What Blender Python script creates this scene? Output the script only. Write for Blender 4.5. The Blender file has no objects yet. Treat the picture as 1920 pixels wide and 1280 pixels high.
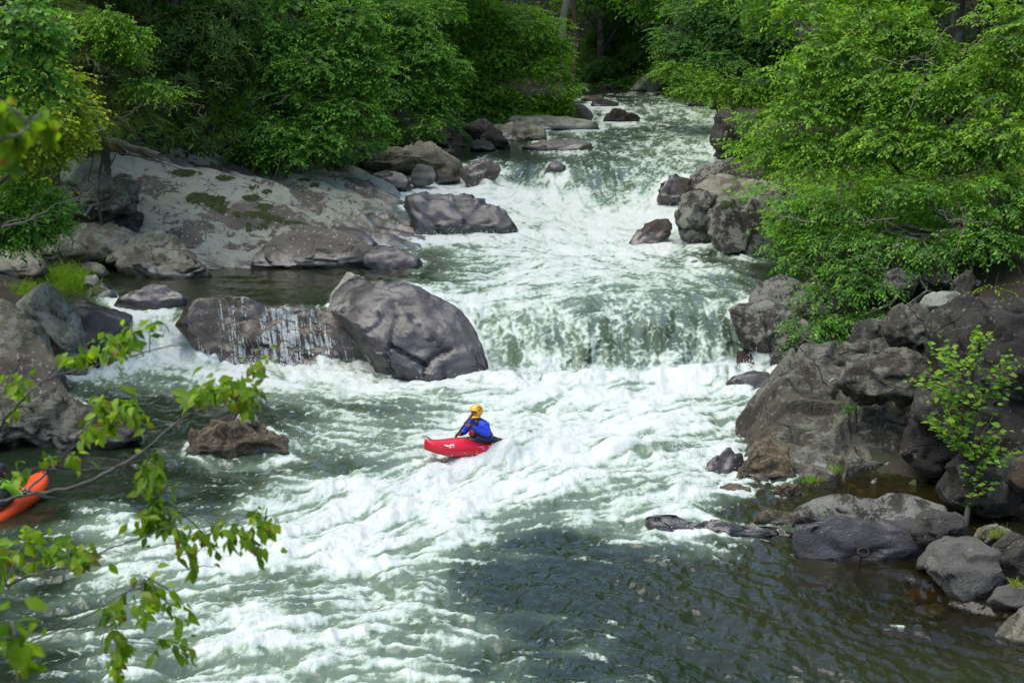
import bpy, math, random
import numpy as np
from mathutils import Vector, Matrix

# ------------------------------------------------------------------ camera, sky, sun, exposure
S = bpy.context.scene
COL = S.collection
CAM_Z = 8.5
TH = math.atan(600 / 2666.7)
cam_d = bpy.data.cameras.new("camera")
cam = bpy.data.objects.new("camera", cam_d)
COL.objects.link(cam)
cam.location = (0, 0, CAM_Z)
cam.rotation_euler = (math.pi / 2 - TH, 0, 0)
cam_d.lens = 50
cam_d.sensor_width = 36
cam_d.clip_start = 0.1
cam_d.clip_end = 2000
cam_d.dof.use_dof = True
cam_d.dof.focus_distance = 29
cam_d.dof.aperture_fstop = 6.3
S.camera = cam

SUN_EL, SUN_AZ = math.radians(70), math.radians(262)     # azimuth clockwise from +Y
w = bpy.data.worlds.new("World")
S.world = w
w.use_nodes = True
nt = w.node_tree
nt.nodes.clear()
o_ = nt.nodes.new("ShaderNodeOutputWorld")
bg = nt.nodes.new("ShaderNodeBackground")
sky = nt.nodes.new("ShaderNodeTexSky")
sky.sky_type = 'NISHITA'
sky.sun_disc = False
sky.sun_elevation = SUN_EL
sky.sun_rotation = SUN_AZ
sky.air_density = 1.0
sky.dust_density = 1.8
sky.ozone_density = 0.7
bg.inputs[1].default_value = 0.15
nt.links.new(sky.outputs[0], bg.inputs[0])
nt.links.new(bg.outputs[0], o_.inputs[0])

sun_d = bpy.data.lights.new("sun", 'SUN')
sun_d.energy = 1.5
sun_d.angle = math.radians(60)
sun_d.color = (1.0, 0.94, 0.82)
sun = bpy.data.objects.new("sun", sun_d)
COL.objects.link(sun)
sd = Vector((math.sin(SUN_AZ) * math.cos(SUN_EL), math.cos(SUN_AZ) * math.cos(SUN_EL), math.sin(SUN_EL)))
sun.rotation_euler = sd.to_track_quat('Z', 'Y').to_euler()
sun.location = sd * 50
S.view_settings.view_transform = 'Standard'
S.view_settings.look = 'None'
S.view_settings.gamma = 1
S.view_settings.use_curve_mapping = False
S.view_settings.exposure = 0.88
S.render.engine = 'CYCLES'
S.cycles.max_bounces = 8
S.cycles.diffuse_bounces = 3
S.cycles.glossy_bounces = 2
S.cycles.transmission_bounces = 4
S.cycles.transparent_max_bounces = 6
S.cycles.use_denoising = True
S.cycles.caustics_reflective = False
S.cycles.caustics_refractive = False

rng = np.random.default_rng(7)
random.seed(7)
FPX = 2666.7
ST, CT = math.sin(TH), math.cos(TH)


# ------------------------------------------------------------------ picture measurements -> places
def ray(px, py):
    """direction (numpy, broadcast) from the camera through a photo pixel of the 1920 x 1280 frame"""
    x = (np.asarray(px, float) - 960) / FPX
    y = -(np.asarray(py, float) - 640) / FPX
    return np.stack(np.broadcast_arrays(x, y * ST + CT, y * CT - ST), -1)


def at_z(px, py, z):
    d = ray(px, py)
    t = (np.asarray(z, float) - CAM_Z) / d[..., 2]
    p = d * t[..., None]
    p[..., 2] += CAM_Z
    return p


def at_d(px, py, D):
    d = ray(px, py)
    t = np.asarray(D, float) / d[..., 1]
    p = d * t[..., None]
    p[..., 2] += CAM_Z
    return p


def project(p):
    q = np.asarray(p, float) - np.array([0, 0, CAM_Z])
    zc = q[..., 1] * CT - q[..., 2] * ST
    yc = q[..., 1] * ST + q[..., 2] * CT
    return 960 + FPX * q[..., 0] / zc, 640 - FPX * yc / zc, zc


# ------------------------------------------------------------------ noise (vectorised)
_perm = np.random.default_rng(3).permutation(4096)


def _h(ix, iy, iz):
    return _perm[(_perm[(_perm[ix & 4095] + iy) & 4095] + iz) & 4095]


_g3 = np.random.default_rng(5).normal(size=(4096, 3))
_g3 /= np.linalg.norm(_g3, axis=1)[:, None]


def noise3(x, y, z, seed=0):
    x, y, z = np.broadcast_arrays(np.asarray(x, float) + seed * 17.31, np.asarray(y, float) - seed * 9.17, np.asarray(z, float) + seed * 3.7)
    ix, iy, iz = np.floor(x).astype(np.int64), np.floor(y).astype(np.int64), np.floor(z).astype(np.int64)
    fx, fy, fz = x - ix, y - iy, z - iz
    u, v, ww = [f * f * f * (f * (f * 6 - 15) + 10) for f in (fx, fy, fz)]
    out = 0
    for dx in (0, 1):
        for dy in (0, 1):
            for dz in (0, 1):
                g = _g3[_h(ix + dx, iy + dy, iz + dz)]
                d = g[..., 0] * (fx - dx) + g[..., 1] * (fy - dy) + g[..., 2] * (fz - dz)
                out = out + d * (u if dx else 1 - u) * (v if dy else 1 - v) * (ww if dz else 1 - ww)
    return out * 1.6


def noise2(x, y, seed=0):
    x = np.asarray(x, float) + seed * 17.31
    y = np.asarray(y, float) - seed * 9.17
    ix, iy = np.floor(x).astype(np.int64), np.floor(y).astype(np.int64)
    fx, fy = x - ix, y - iy
    u, v = [f * f * f * (f * (f * 6 - 15) + 10) for f in (fx, fy)]
    out = 0
    for dx in (0, 1):
        for dy in (0, 1):
            g = _g3[_h(ix + dx, iy + dy, seed & 4095)]
            d = g[..., 0] * (fx - dx) + g[..., 1] * (fy - dy)
            out = out + d * (u if dx else 1 - u) * (v if dy else 1 - v)
    return out * 1.9


def fbm3(x, y, z, seed=0, oct=4, gain=0.5):
    s, a, f = 0, 1, 1
    for k in range(oct):
        s = s + a * noise3(x * f, y * f, z * f, seed + k)
        a *= gain
        f *= 2.03
    return s


def sstep(a, b, x):
    t = np.clip((x - a) / (b - a), 0, 1)
    return t * t * (3 - 2 * t)


# ------------------------------------------------------------------ mesh and material helpers
def mesh_np(name, v, f, smooth=True):
    """mesh from vertex array and a face array (n,3) or (n,4)"""
    me = bpy.data.meshes.new(name)
    v = np.asarray(v, np.float32)
    f = np.asarray(f, np.int32)
    n = f.shape[1]
    me.vertices.add(len(v))
    me.vertices.foreach_set("co", v.ravel())
    me.loops.add(f.size)
    me.loops.foreach_set("vertex_index", f.ravel())
    me.polygons.add(len(f))
    me.polygons.foreach_set("loop_start", np.arange(0, f.size, n, dtype=np.int32))
    me.polygons.foreach_set("loop_total", np.full(len(f), n, np.int32))
    if smooth:
        me.polygons.foreach_set("use_smooth", np.ones(len(f), bool))
    me.update(calc_edges=True)
    return me


def fattr(me, name, arr):
    a = me.attributes.new(name, 'FLOAT', 'POINT')
    a.data.foreach_set("value", np.asarray(arr, np.float32))


def cattr(me, name, rgb):
    a = me.attributes.new(name, 'FLOAT_COLOR', 'POINT')
    c = np.ones((len(rgb), 4), np.float32)
    c[:, :3] = rgb
    a.data.foreach_set("color", c.ravel())


def link(name, data, mat=None, parent=None, loc=None):
    o = bpy.data.objects.new(name, data)
    COL.objects.link(o)
    if mat is not None and data is not None:
        data.materials.append(mat)
    if parent is not None:
        o.parent = parent
    if loc is not None:
        o.location = loc
    return o


def tag(o, label=None, cat=None, group=None, kind=None):
    for k, v in (("label", label), ("category", cat), ("group", group), ("kind", kind)):
        if v:
            o[k] = v
    return o


def empty(name, loc, label, cat, group=None, rot=None):
    o = bpy.data.objects.new(name, None)
    COL.objects.link(o)
    o.location = loc
    o.empty_display_size = 0.2
    if rot is not None:
        o.rotation_euler = rot
    return tag(o, label, cat, group)


class NT:
    """small node-building shorthand"""

    def __init__(s, name):
        s.m = bpy.data.materials.new(name)
        s.m.use_nodes = True
        s.t = s.m.node_tree
        s.t.nodes.clear()
        s.out = s.t.nodes.new("ShaderNodeOutputMaterial")

    def n(s, typ, **kw):
        nd = s.t.nodes.new("ShaderNode" + typ)
        for k, v in kw.items():
            setattr(nd, k, v)
        return nd

    def set(s, nd, **kw):
        for k, v in kw.items():
            i = nd.inputs[int(k[1:])] if k[0] == "_" else nd.inputs[k.replace("__", " ")]
            if hasattr(v, "is_linked") or isinstance(v, bpy.types.NodeSocket):
                s.t.links.new(v, i)
            else:
                i.default_value = v
        return nd

    def noise(s, vec, scale, detail=4, rough=0.55, dist=0.0):
        nd = s.n("TexNoise")
        s.set(nd, Vector=vec, Scale=scale, Detail=detail, Roughness=rough, Distortion=dist)
        return nd.outputs["Fac"]

    def ramp(s, fac, a, b, ca=0.0, cb=1.0):
        nd = s.n("MapRange", interpolation_type='SMOOTHSTEP')
        s.set(nd, _0=fac, _1=a, _2=b, _3=ca, _4=cb)
        return nd.outputs[0]

    def math(s, op, a, b=0.0):
        nd = s.n("Math", operation=op)
        s.set(nd, _0=a, _1=b)
        return nd.outputs[0]

    def mix(s, fac, a, b, blend='MIX'):
        nd = s.n("Mix", data_type='RGBA', blend_type=blend)
        s.set(nd, _0=fac, _6=a, _7=b)
        return nd.outputs[2]

    def attr(s, name, out="Fac"):
        return s.n("Attribute", attribute_name=name).outputs[out]

    def bump(s, h, strength=0.5, dist=0.05, normal=None):
        nd = s.n("Bump")
        s.set(nd, Height=h, Strength=strength, Distance=dist)
        if normal is not None:
            s.set(nd, Normal=normal)
        return nd.outputs[0]

    def pos(s):
        return s.n("NewGeometry").outputs["Position"]

    def scaled(s, vec, sc, rot=(0, 0, 0)):
        nd = s.n("Mapping")
        s.set(nd, Vector=vec, Scale=sc, Rotation=rot)
        return nd.outputs[0]

    def surf(s, sh):
        s.t.links.new(sh, s.out.inputs[0])
        return s.m


def C4(c):
    return (c[0], c[1], c[2], 1.0)


def plain(name, col, rough=0.5, metal=0.0, vary=0.15, bump=0.0, scale=30, coat=0.0):
    k = NT(name)
    p = k.n("BsdfPrincipled")
    n = k.noise(k.n("TexCoord").outputs["Object"], scale, 4)
    c = k.mix(n, C4([v * (1 - vary) for v in col]), C4([min(1, v * (1 + vary)) for v in col]))
    k.set(p, Base__Color=c, Roughness=rough, Metallic=metal)
    k.set(p, Coat__Weight=coat)
    if bump:
        k.set(p, Normal=k.bump(n, bump, 0.02))
    return k.surf(p.outputs[0])


def tube_np(pts, rad, seg=8):
    """verts, quads of a tapered tube along pts (list of xyz); closed by tapering ends"""
    pts = np.asarray(pts, float)
    rad = np.asarray(rad, float)
    n = len(pts)
    tang = np.gradient(pts, axis=0)
    tang /= np.linalg.norm(tang, axis=1)[:, None] + 1e-9
    ref = np.array([0.31, 0.22, 0.93]) if abs(tang[:, 2]).mean() < 0.8 else np.array([0.9, 0.3, 0.1])
    a = np.cross(tang, ref)
    a /= np.linalg.norm(a, axis=1)[:, None] + 1e-9
    b = np.cross(tang, a)
    th = np.linspace(0, 2 * np.pi, seg, endpoint=False)
    v = pts[:, None, :] + rad[:, None, None] * (np.cos(th)[None, :, None] * a[:, None, :] + np.sin(th)[None, :, None] * b[:, None, :])
    v = v.reshape(-1, 3)
    i = np.arange(n - 1)[:, None] * seg
    j = np.arange(seg)[None, :]
    j2 = (j + 1) % seg
    f = np.stack([i + j, i + j2, i + seg + j2, i + seg + j], -1).reshape(-1, 4)
    return v, f


def join_np(parts):
    vs, fs, o = [], [], 0
    for v, f in parts:
        vs.append(v)
        fs.append(f + o)
        o += len(v)
    return np.concatenate(vs), np.concatenate(fs)


def wiggle(a, b, n, amp, sag=0.0):
    """points from a to b with smooth random sideways wander and sag"""
    a, b = np.asarray(a, float), np.asarray(b, float)
    t = np.linspace(0, 1, n)[:, None]
    L = np.linalg.norm(b - a)
    off = np.cumsum(rng.normal(size=(n, 3)), 0)
    off = off - off[0] * (1 - t) - off[-1] * t
    off = off / (np.abs(off).max() + 1e-6) * amp * L
    p = a * (1 - t) + b * t + off
    p[:, 2] += (4 * t * (1 - t))[:, 0] * sag * L
    return p
# ------------------------------------------------------------------ river: levels read along the photograph
_zt = {   # px column: (py, level) pairs, downstream to upstream
    -600: [(1700, -.2), (1280, -.1), (1000, 0), (850, .05), (720, .2), (690, .28), (585, 1.2), (500, 1.3), (440, 1.5), (380, 2.0), (310, 2.7), (240, 3.05), (200, 3.4), (150, 3.9)],
    480: [(1700, -.2), (1280, -.1), (1000, 0), (850, .06), (720, .22), (692, .28), (590, 1.18), (560, 1.24), (490, 1.3), (440, 1.5), (380, 2.0), (310, 2.7), (240, 3.05), (200, 3.4), (150, 3.9)],
    760: [(1700, -.2), (1280, -.1), (1000, 0), (850, .1), (740, .24), (700, .3), (590, 1.15), (540, 1.28), (455, 1.42), (440, 1.48), (378, 2.12), (345, 2.2), (310, 2.7), (240, 3.05), (200, 3.4), (150, 3.9)],
    930: [(1700, -.2), (1280, -.1), (1000, 0), (850, .12), (740, .24), (704, .26), (650, .62), (610, .90), (575, 1.12), (535, 1.28), (455, 1.42), (420, 1.62), (370, 2.05), (345, 2.22), (306, 2.72), (240, 3.05), (200, 3.4), (150, 3.9)],
    1080: [(1700, -.2), (1280, -.1), (1000, 0), (850, .14), (740, .26), (706, .26), (668, .58), (620, .93), (580, 1.15), (535, 1.3), (455, 1.45), (420, 1.6), (372, 1.95), (340, 2.36), (304, 2.72), (240, 3.05), (200, 3.4), (150, 3.9)],
    1230: [(1700, -.2), (1280, -.1), (1000, 0), (850, .14), (740, .26), (700, .26), (664, .60), (610, 1.02), (570, 1.2), (530, 1.32), (455, 1.45), (420, 1.58), (384, 1.85), (352, 2.25), (320, 2.6), (295, 2.74), (240, 3.05), (200, 3.4), (150, 3.9)],
    1400: [(1700, -.2), (1280, -.1), (1000, 0), (850, .14), (740, .24), (685, .28), (640, .75), (600, 1.08), (560, 1.26), (530, 1.33), (455, 1.45), (384, 1.9), (335, 2.6), (300, 2.72), (240, 3.05), (200, 3.4), (150, 3.9)],
    2600: [(1700, -.2), (1280, -.1), (1000, 0), (900, .05), (850, .12), (740, .3), (570, 1.25), (455, 1.45), (384, 1.9), (335, 2.6), (300, 2.72), (240, 3.05), (200, 3.4), (150, 3.9)],
}


def water_z(px, py):
    px, py = np.broadcast_arrays(np.asarray(px, float), np.asarray(py, float))
    fz = np.exp(-((py - 630) / 75) ** 2) + .7 * np.exp(-((py - 345) / 40) ** 2)     # ragged lips and feet of the drops
    py = py + fz * (noise2(px * .012, py * .008, 21) * 20 + noise2(px * .035, py * .015, 22) * 9)
    ks = sorted(_zt)
    cols = np.stack([np.interp(py, [q[0] for q in _zt[k]][::-1], [q[1] for q in _zt[k]][::-1]) for k in ks])
    f = np.interp(px, ks, np.arange(len(ks)))
    i = np.clip(f.astype(int), 0, len(ks) - 2)
    t = f - i
    t = t * t * (3 - 2 * t)
    return np.take_along_axis(cols, i[None], 0)[0] * (1 - t) + np.take_along_axis(cols, i[None] + 1, 0)[0] * t


EDGE_L = [(150, 1080), (165, 1085), (200, 1060), (230, 1000), (250, 930), (270, 860), (300, 820), (330, 760), (380, 740), (440, 690), (465, 600), (480, 380), (495, 300), (520, 160), (560, 140), (600, 150), (640, 170), (700, 100), (760, 40), (820, -60), (850, -500), (1700, -900)]
EDGE_R = [(150, 1240), (165, 1260), (180, 1290), (200, 1340), (230, 1350), (300, 1360), (330, 1330), (380, 1310), (440, 1300), (460, 1400), (480, 1480), (540, 1480), (600, 1420), (660, 1450), (700, 1480), (760, 1490), (850, 1470), (880, 1520), (905, 1720), (960, 1850), (1000, 1920), (1050, 1990), (1280, 2200), (1700, 2500)]


def edge(tab, py):
    return np.interp(py, [q[0] for q in tab], [q[1] for q in tab])


# whiteness of the water at nodes every 80 px across, 40 px down (0 = clear, 9 = white)
_F = """
160 1111111111111111111111111
200 1111111111111345666311111
240 1111111111122344566411111
280 1111111111111345665411111
320 1111111111344445564311111
360 1111111144998855761111111
400 1111111143269888831111111
440 1111111146667788873111111
480 1111111111467887532111111
520 0110000111357776653111111
560 0123121123677655554111111
600 0148533333566655443111111
640 0279853665455544454111111
680 0499999886556655689611111
720 0345567888899999986411111
760 0233333444567788875211111
800 0022322465688988864211111
840 0001344456679988775210000
880 0001333445899877653210000
920 0122234579998766752210000
960 1244346789986566632210000
1000 3456678999874345542110000
1040 3356788887543223442111000
1080 3356776567532112211111000
1120 3345555566532211111111000
1160 3344566666543322111111000
1200 3345567766544332211111000
1240 3345567666544333222111100
1280 3345567666544333222111100
1320 3345567666544333222111100
"""
_rows = [l.split() for l in _F.strip().splitlines()]
_Fy = np.array([int(r[0]) for r in _rows])
_Fg = np.array([[int(c) for c in r[1]] for r in _rows], float)


def grid_sample(g, fy, fx):
    fy = np.clip(fy, 0, g.shape[0] - 1.001)
    fx = np.clip(fx, 0, g.shape[1] - 1.001)
    iy, ix = fy.astype(int), fx.astype(int)
    ty, tx = fy - iy, fx - ix
    ty, tx = ty * ty * (3 - 2 * ty), tx * tx * (3 - 2 * tx)
    return (g[iy, ix] * (1 - ty) * (1 - tx) + g[iy, ix + 1] * (1 - ty) * tx + g[iy + 1, ix] * ty * (1 - tx) + g[iy + 1, ix + 1] * ty * tx)


def foam_at(px, py):
    px, py = np.broadcast_arrays(np.asarray(px, float), np.asarray(py, float))
    return grid_sample(_Fg, (py - 160) / 40, px / 80)


# direction of the current's streaks across the photograph, degrees (positive = down to the right)
_flow = [(1200, 230, 0), (1100, 345, 65), (980, 340, -60), (1250, 360, -55), (900, 360, 5), (1050, 430, 25), (860, 410, 60), (800, 480, 3), (1000, 520, -12), (1250, 500, 12), (1100, 560, -8),
         (960, 640, 80), (1100, 640, 88), (1200, 640, 88), (1350, 640, 80), (290, 630, 55), (480, 640, 85), (600, 640, 88), (400, 700, 4), (800, 715, 4), (1200, 735, -10), (600, 780, 8), (1100, 800, -18),
         (900, 900, -25), (700, 960, -25), (400, 1000, -14), (1300, 900, -10), (1400, 960, 2), (1000, 1000, -5), (600, 1100, -8), (300, 1150, -10), (1000, 1100, 12), (1300, 1100, 22), (1500, 1150, 22),
         (900, 1200, 5), (1700, 1150, 15), (100, 880, 0), (300, 860, 12), (500, 830, 18), (400, 530, 0), (1700, 930, 0), (80, 1200, -5)]


def flow_dir(px, py):
    vx, vy, ws = 0, 0, 1e-9
    for (a, b, g) in _flow:
        wgt = 1 / (((px - a) / 120) ** 2 + ((py - b) / 60) ** 2 + 0.15) ** 2
        r = math.radians(2 * g)
        vx = vx + wgt * math.cos(r)
        vy = vy + wgt * math.sin(r)
    ang = np.arctan2(vy, vx) / 2
    return np.cos(ang), np.sin(ang)


# ------------------------------------------------------------------ ground: banks, river bed and the wooded hillside
gpy = np.arange(150, 1700, 4.0)
_mid = (edge(EDGE_L, gpy) + edge(EDGE_R, gpy)) / 2
_gz = water_z(_mid, gpy)
_gY = at_z(_mid, gpy, _gz)[:, 1]
_xl = at_z(edge(EDGE_L, gpy), gpy, water_z(edge(EDGE_L, gpy), gpy))
_xr = at_z(edge(EDGE_R, gpy), gpy, water_z(edge(EDGE_R, gpy), gpy))


def _tab(Yq, ys, vs):
    o = np.argsort(ys)
    return np.interp(Yq, ys[o], vs[o])


def ground_z(x, y):
    x, y = np.asarray(x, float), np.asarray(y, float)
    zw = _tab(y, _gY, _gz)
    xl, xr = _tab(y, _xl[:, 1], _xl[:, 0]), _tab(y, _xr[:, 1], _xr[:, 0])
    d = np.maximum(xl - x, x - xr)
    d = np.maximum(d, (y - 108) * .8)
    ins = np.clip(-d, 0, 3) / 3
    r = np.clip(d, 0, None)
    z = zw - .12 - .85 * ins ** .7 + .26 * np.minimum(r, 8) + .62 * np.clip(r - 8, 0, 60)
    z += (fbm3(x * .35, y * .35, 0, 61, 4) * .35 + .12 * noise2(x * 1.7, y * 1.7, 62)) * np.clip(.35 + r * .3, 0, 1)
    return z


ax = np.concatenate([np.arange(-140, -30, 5), np.arange(-30, 30, .5), np.arange(30, 141, 5)])
ay = np.concatenate([np.arange(-40, 14, 4), np.arange(14, 70, .5), np.arange(70, 130, 1.2), np.arange(130, 260, 6)])
GX, GY = np.meshgrid(ax, ay)
GZ = ground_z(GX, GY)
nr, nc = GX.shape
idx = np.arange(nr * nc).reshape(nr, nc)
gm = mesh_np("ground", np.stack([GX, GY, GZ], -1).reshape(-1, 3), np.stack([idx[:-1, :-1], idx[:-1, 1:], idx[1:, 1:], idx[1:, :-1]], -1).reshape(-1, 4))
k = NT("forest_floor")
pos = k.pos()
a = k.noise(pos, 1.3, 6, .6)
b = k.noise(pos, 14, 5, .65)
col = k.mix(k.ramp(a, .35, .65), C4((.020, .014, .008)), C4((.038, .029, .018)))
col = k.mix(k.ramp(b, .5, .7), col, C4((.07, .05, .03)))
col = k.mix(k.ramp(k.noise(pos, .5, 4), .52, .7), col, C4((.030, .045, .015)))
p = k.n("BsdfPrincipled")
k.set(p, Base__Color=col, Roughness=.9, Normal=k.bump(b, .8, .08))
ground = link("ground", gm, k.surf(p.outputs[0]))
tag(ground, "dark forest floor and river banks", None, None, "structure")
# ------------------------------------------------------------------ rock materials
def rock_mat(name, base, dark, lichen, amt, spots=.3, rough=.75, crust=None, cracks=.35, strata=0.0, moss=(.05, .075, .012)):
    wm_ = .92 if name.startswith('dark_wet') else .80
    base, dark = [(q[0], q[1] * .985, q[2] * wm_) for q in (base, dark)]
    lichen = (lichen[0], lichen[1], lichen[2] * .93)
    k = NT(name)
    pos = k.pos()
    wet, mo, dk = k.attr("wet"), k.attr("moss"), k.attr("dark")
    warp = k.n("TexNoise")
    k.set(warp, Vector=pos, Scale=1.4, Detail=3.0)
    wv = k.n("VectorMath", operation='MULTIPLY_ADD')
    k.set(wv, _0=warp.outputs["Color"], _1=(.5, .5, .5), _2=pos)
    wpos = wv.outputs[0]
    n_l = k.noise(pos, .9, 6, .6)
    n_m = k.noise(wpos, 3.2, 8, .68)
    n_f = k.noise(pos, 26, 6, .7)
    n_s = k.noise(pos, 90, 3, .6)
    col = k.mix(k.ramp(n_l, .35, .65), C4(dark), C4(base))
    col = k.mix(k.ramp(k.noise(k.scaled(pos, (3, 3, 9), (.5, .3, 0)), 1.2, 6, .65), .45, .7, 0, .45), col, C4([c * .55 for c in base]))
    fac = k.math('ADD', k.math('MULTIPLY', n_l, .45), k.math('MULTIPLY', n_m, .75))
    fac = k.math('ADD', fac, k.math('MULTIPLY', k.math('SUBTRACT', n_f, .5), .22))
    fac = k.math('SUBTRACT', fac, k.math('MULTIPLY', dk, .35))
    th = .72 - .26 * amt
    lf = k.ramp(fac, th, th + .06)
    lcol = k.mix(n_f, C4([c * .72 for c in lichen]), C4([min(1, c * 1.2) for c in lichen]))
    lcol = k.mix(k.ramp(k.noise(pos, 2.1, 5, .6), .5, .62, 0, .7), lcol, C4((lichen[0] * .82, lichen[1] * 1.0, lichen[2] * .74)))
    dry = k.mix(lf, col, lcol)
    if spots:
        vo = k.n("TexVoronoi", feature='F1', voronoi_dimensions='3D')
        k.set(vo, Vector=wpos, Scale=5.5, Randomness=1.0)
        sp = k.ramp(k.math('ADD', vo.outputs["Distance"], k.math('MULTIPLY', k.math('SUBTRACT', n_f, .5), .22)), .16 + .16 * spots, .12 + .14 * spots)
        dry = k.mix(k.math('MULTIPLY', sp, .8), dry, C4([min(1, c * 1.12) for c in lichen]))
        vo2 = k.n("TexVoronoi", feature='F1', voronoi_dimensions='3D')
        k.set(vo2, Vector=wpos, Scale=9.0, Randomness=1.0)
        sp2 = k.ramp(k.math('ADD', vo2.outputs["Distance"], k.math('MULTIPLY', k.math('SUBTRACT', n_f, .5), .3)), .20, .12)
        dry = k.mix(k.math('MULTIPLY', sp2, .75), dry, C4([c * .55 for c in dark]))
    if crust:
        dry = k.mix(k.ramp(k.noise(pos, 11, 7, .75), .46, .58), dry, C4(crust))
    dry = k.mix(k.ramp(n_s, .42, .68, .0, .55), dry, C4([c * .55 for c in dark]))
    dry = k.mix(k.ramp(k.noise(pos, 45, 5, .7), .52, .66, 0, .4), dry, C4([min(1, c * 1.25) for c in lichen]))
    cr = None
    if cracks:
        vc = k.n("TexVoronoi", feature='DISTANCE_TO_EDGE', voronoi_dimensions='3D')
        k.set(vc, Vector=k.scaled(wpos, (1, .8, 1.5), (.3, .5, .2)), Scale=.75, Randomness=1.0)
        cr = k.ramp(vc.outputs["Distance"], .0, .016)
        gate = k.ramp(k.noise(pos, .7, 2), .52, .6)
        cr = k.math('MAXIMUM', cr, k.math('SUBTRACT', 1.0, k.math('MULTIPLY', gate, cracks * 2)))
        dry = k.mix(cr, C4([c * .3 for c in dark]), dry)
    wcol = k.mix(1.0, dry, C4((.27, .26, .265)), 'MULTIPLY')
    wcol = k.mix(.3, wcol, C4([c * .55 for c in dark]))
    col = k.mix(wet, dry, wcol)
    mn = k.noise(pos, 22, 5, .7)
    mf = k.ramp(k.math('ADD', mo, k.math('MULTIPLY', k.math('SUBTRACT', k.noise(pos, 7, 6, .7), .5), 1.5)), .40, .52)
    mc = k.mix(k.ramp(mn, .3, .7), C4([c * .4 for c in moss]), C4([c * 1.7 for c in moss]))
    mc = k.mix(k.ramp(k.noise(pos, 6, 3), .5, .65, 0, .6), mc, C4((.13, .10, .025)))
    col = k.mix(mf, col, mc)
    r = k.mix(wet, C4((rough,) * 3), C4((.14,) * 3))
    r = k.mix(mf, r, C4((.95,) * 3))
    h = k.math('ADD', k.math('MULTIPLY', n_m, .8), k.math('MULTIPLY', n_f, .6))
    h = k.math('ADD', h, k.math('MULTIPLY', lf, .06))
    h = k.math('ADD', h, k.math('MULTIPLY', n_s, .18))
    if cr is not None:
        h = k.math('ADD', h, k.math('MULTIPLY', cr, .5))
    if strata:
        wa = k.noise(k.scaled(wpos, (1.2, 1.2, 9), (.35, .25, .1)), 2.2, 5, .65)
        h = k.math('ADD', h, k.math('MULTIPLY', wa, strata))
    h = k.math('ADD', h, k.math('MULTIPLY', k.math('MULTIPLY', mf, mn), .5))
    p = k.n("BsdfPrincipled")
    wf = k.math('MULTIPLY', wet, k.math('SUBTRACT', 1.0, mf))
    k.set(p, Coat__Weight=wf, Coat__Roughness=.10, Coat__IOR=1.5, Coat__Normal=k.bump(k.math('ADD', k.math('MULTIPLY', n_m, .6), k.math('MULTIPLY', n_f, .12)), .35, .12))
    k.set(p, Base__Color=col, Roughness=r, Normal=k.bump(h, k.math('SUBTRACT', 1.0, k.math('MULTIPLY', wet, .62)), .13))
    return k.surf(p.outputs[0])


MR = {
    'lichen': rock_mat("lichen_rock", (.20, .18, .17), (.125, .105, .10), (.53, .535, .47), .82, .35),
    'slab': rock_mat("grey_slab_rock", (.31, .315, .285), (.20, .20, .18), (.45, .465, .41), .62, .2, cracks=.25),
    'tan': rock_mat("tan_rock", (.29, .265, .215), (.17, .15, .12), (.42, .405, .335), .6, .25),
    'wet': rock_mat("dark_wet_rock", (.12, .112, .112), (.055, .05, .051), (.17, .17, .16), .12, 0, rough=.38),
    'dark': rock_mat("dark_rock", (.062, .054, .050), (.032, .027, .025), (.20, .20, .17), .22, .35, rough=.7, strata=.3),
    'brown': rock_mat("brown_rock", (.15, .105, .075), (.07, .05, .038), (.25, .22, .17), .3, .2, rough=.5),
    'crust': rock_mat("crusted_rock", (.16, .125, .085), (.06, .046, .035), (.24, .20, .135), .3, .3, crust=(.30, .235, .145), strata=.4),
    'band': rock_mat("banded_rock", (.135, .12, .118), (.05, .045, .046), (.26, .26, .25), .25, .1, strata=.8, rough=.55),
    'cliff': rock_mat("cliff_rock", (.155, .138, .115), (.075, .062, .052), (.27, .27, .225), .62, .5, cracks=.6, strata=.6),
    'amber': rock_mat("amber_rock", (.34, .17, .05), (.17, .08, .03), (.38, .24, .08), .4, 0),
    'grey': rock_mat("grey_boulder_rock", (.225, .22, .225), (.15, .14, .145), (.31, .31, .31), .3, 0, cracks=.3),
    'bold': rock_mat("patchy_boulder_rock", (.075, .062, .057), (.044, .034, .032), (.33, .325, .295), .6, .45),
}
_ico = {}
WET_OUTLINES = []


def ico(level):
    if level not in _ico:
        import bmesh
        bm = bmesh.new()
        bmesh.ops.create_icosphere(bm, subdivisions=level, radius=1)
        v = np.array([q.co[:] for q in bm.verts])
        f = np.array([[q.index for q in t.verts] for t in bm.faces])
        bm.free()
        _ico[level] = (v, f)
    return _ico[level]


def poly_radius(poly, th):
    """distance from the origin to a polygon's outline in each direction"""
    r = np.zeros_like(th)
    c, s = np.cos(th), np.sin(th)
    n = len(poly)
    for i in range(n):
        a, b = poly[i], poly[(i + 1) % n]
        e = b - a
        den = c * e[1] - s * e[0]
        den = np.where(abs(den) < 1e-9, 1e-9, den)
        t = (a[0] * e[1] - a[1] * e[0]) / den
        u = (a[0] * s - a[1] * c) / den
        ok = (t > 0) & (u >= -1e-6) & (u <= 1 + 1e-6)
        r = np.where(ok, np.maximum(r, t), r)
    return np.maximum(r, 1e-3)


def seg_dist(px, py, line):
    d = np.full(px.shape, 1e9)
    for (a, b), (c, e) in zip(line[:-1], line[1:]):
        vx, vy = c - a, e - b
        t = np.clip(((px - a) * vx + (py - b) * vy) / (vx * vx + vy * vy + 1e-9), 0, 1)
        d = np.minimum(d, np.hypot(px - a - t * vx, py - b - t * vy))
    return d


def unit_(v):
    return v / np.linalg.norm(v)


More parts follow.
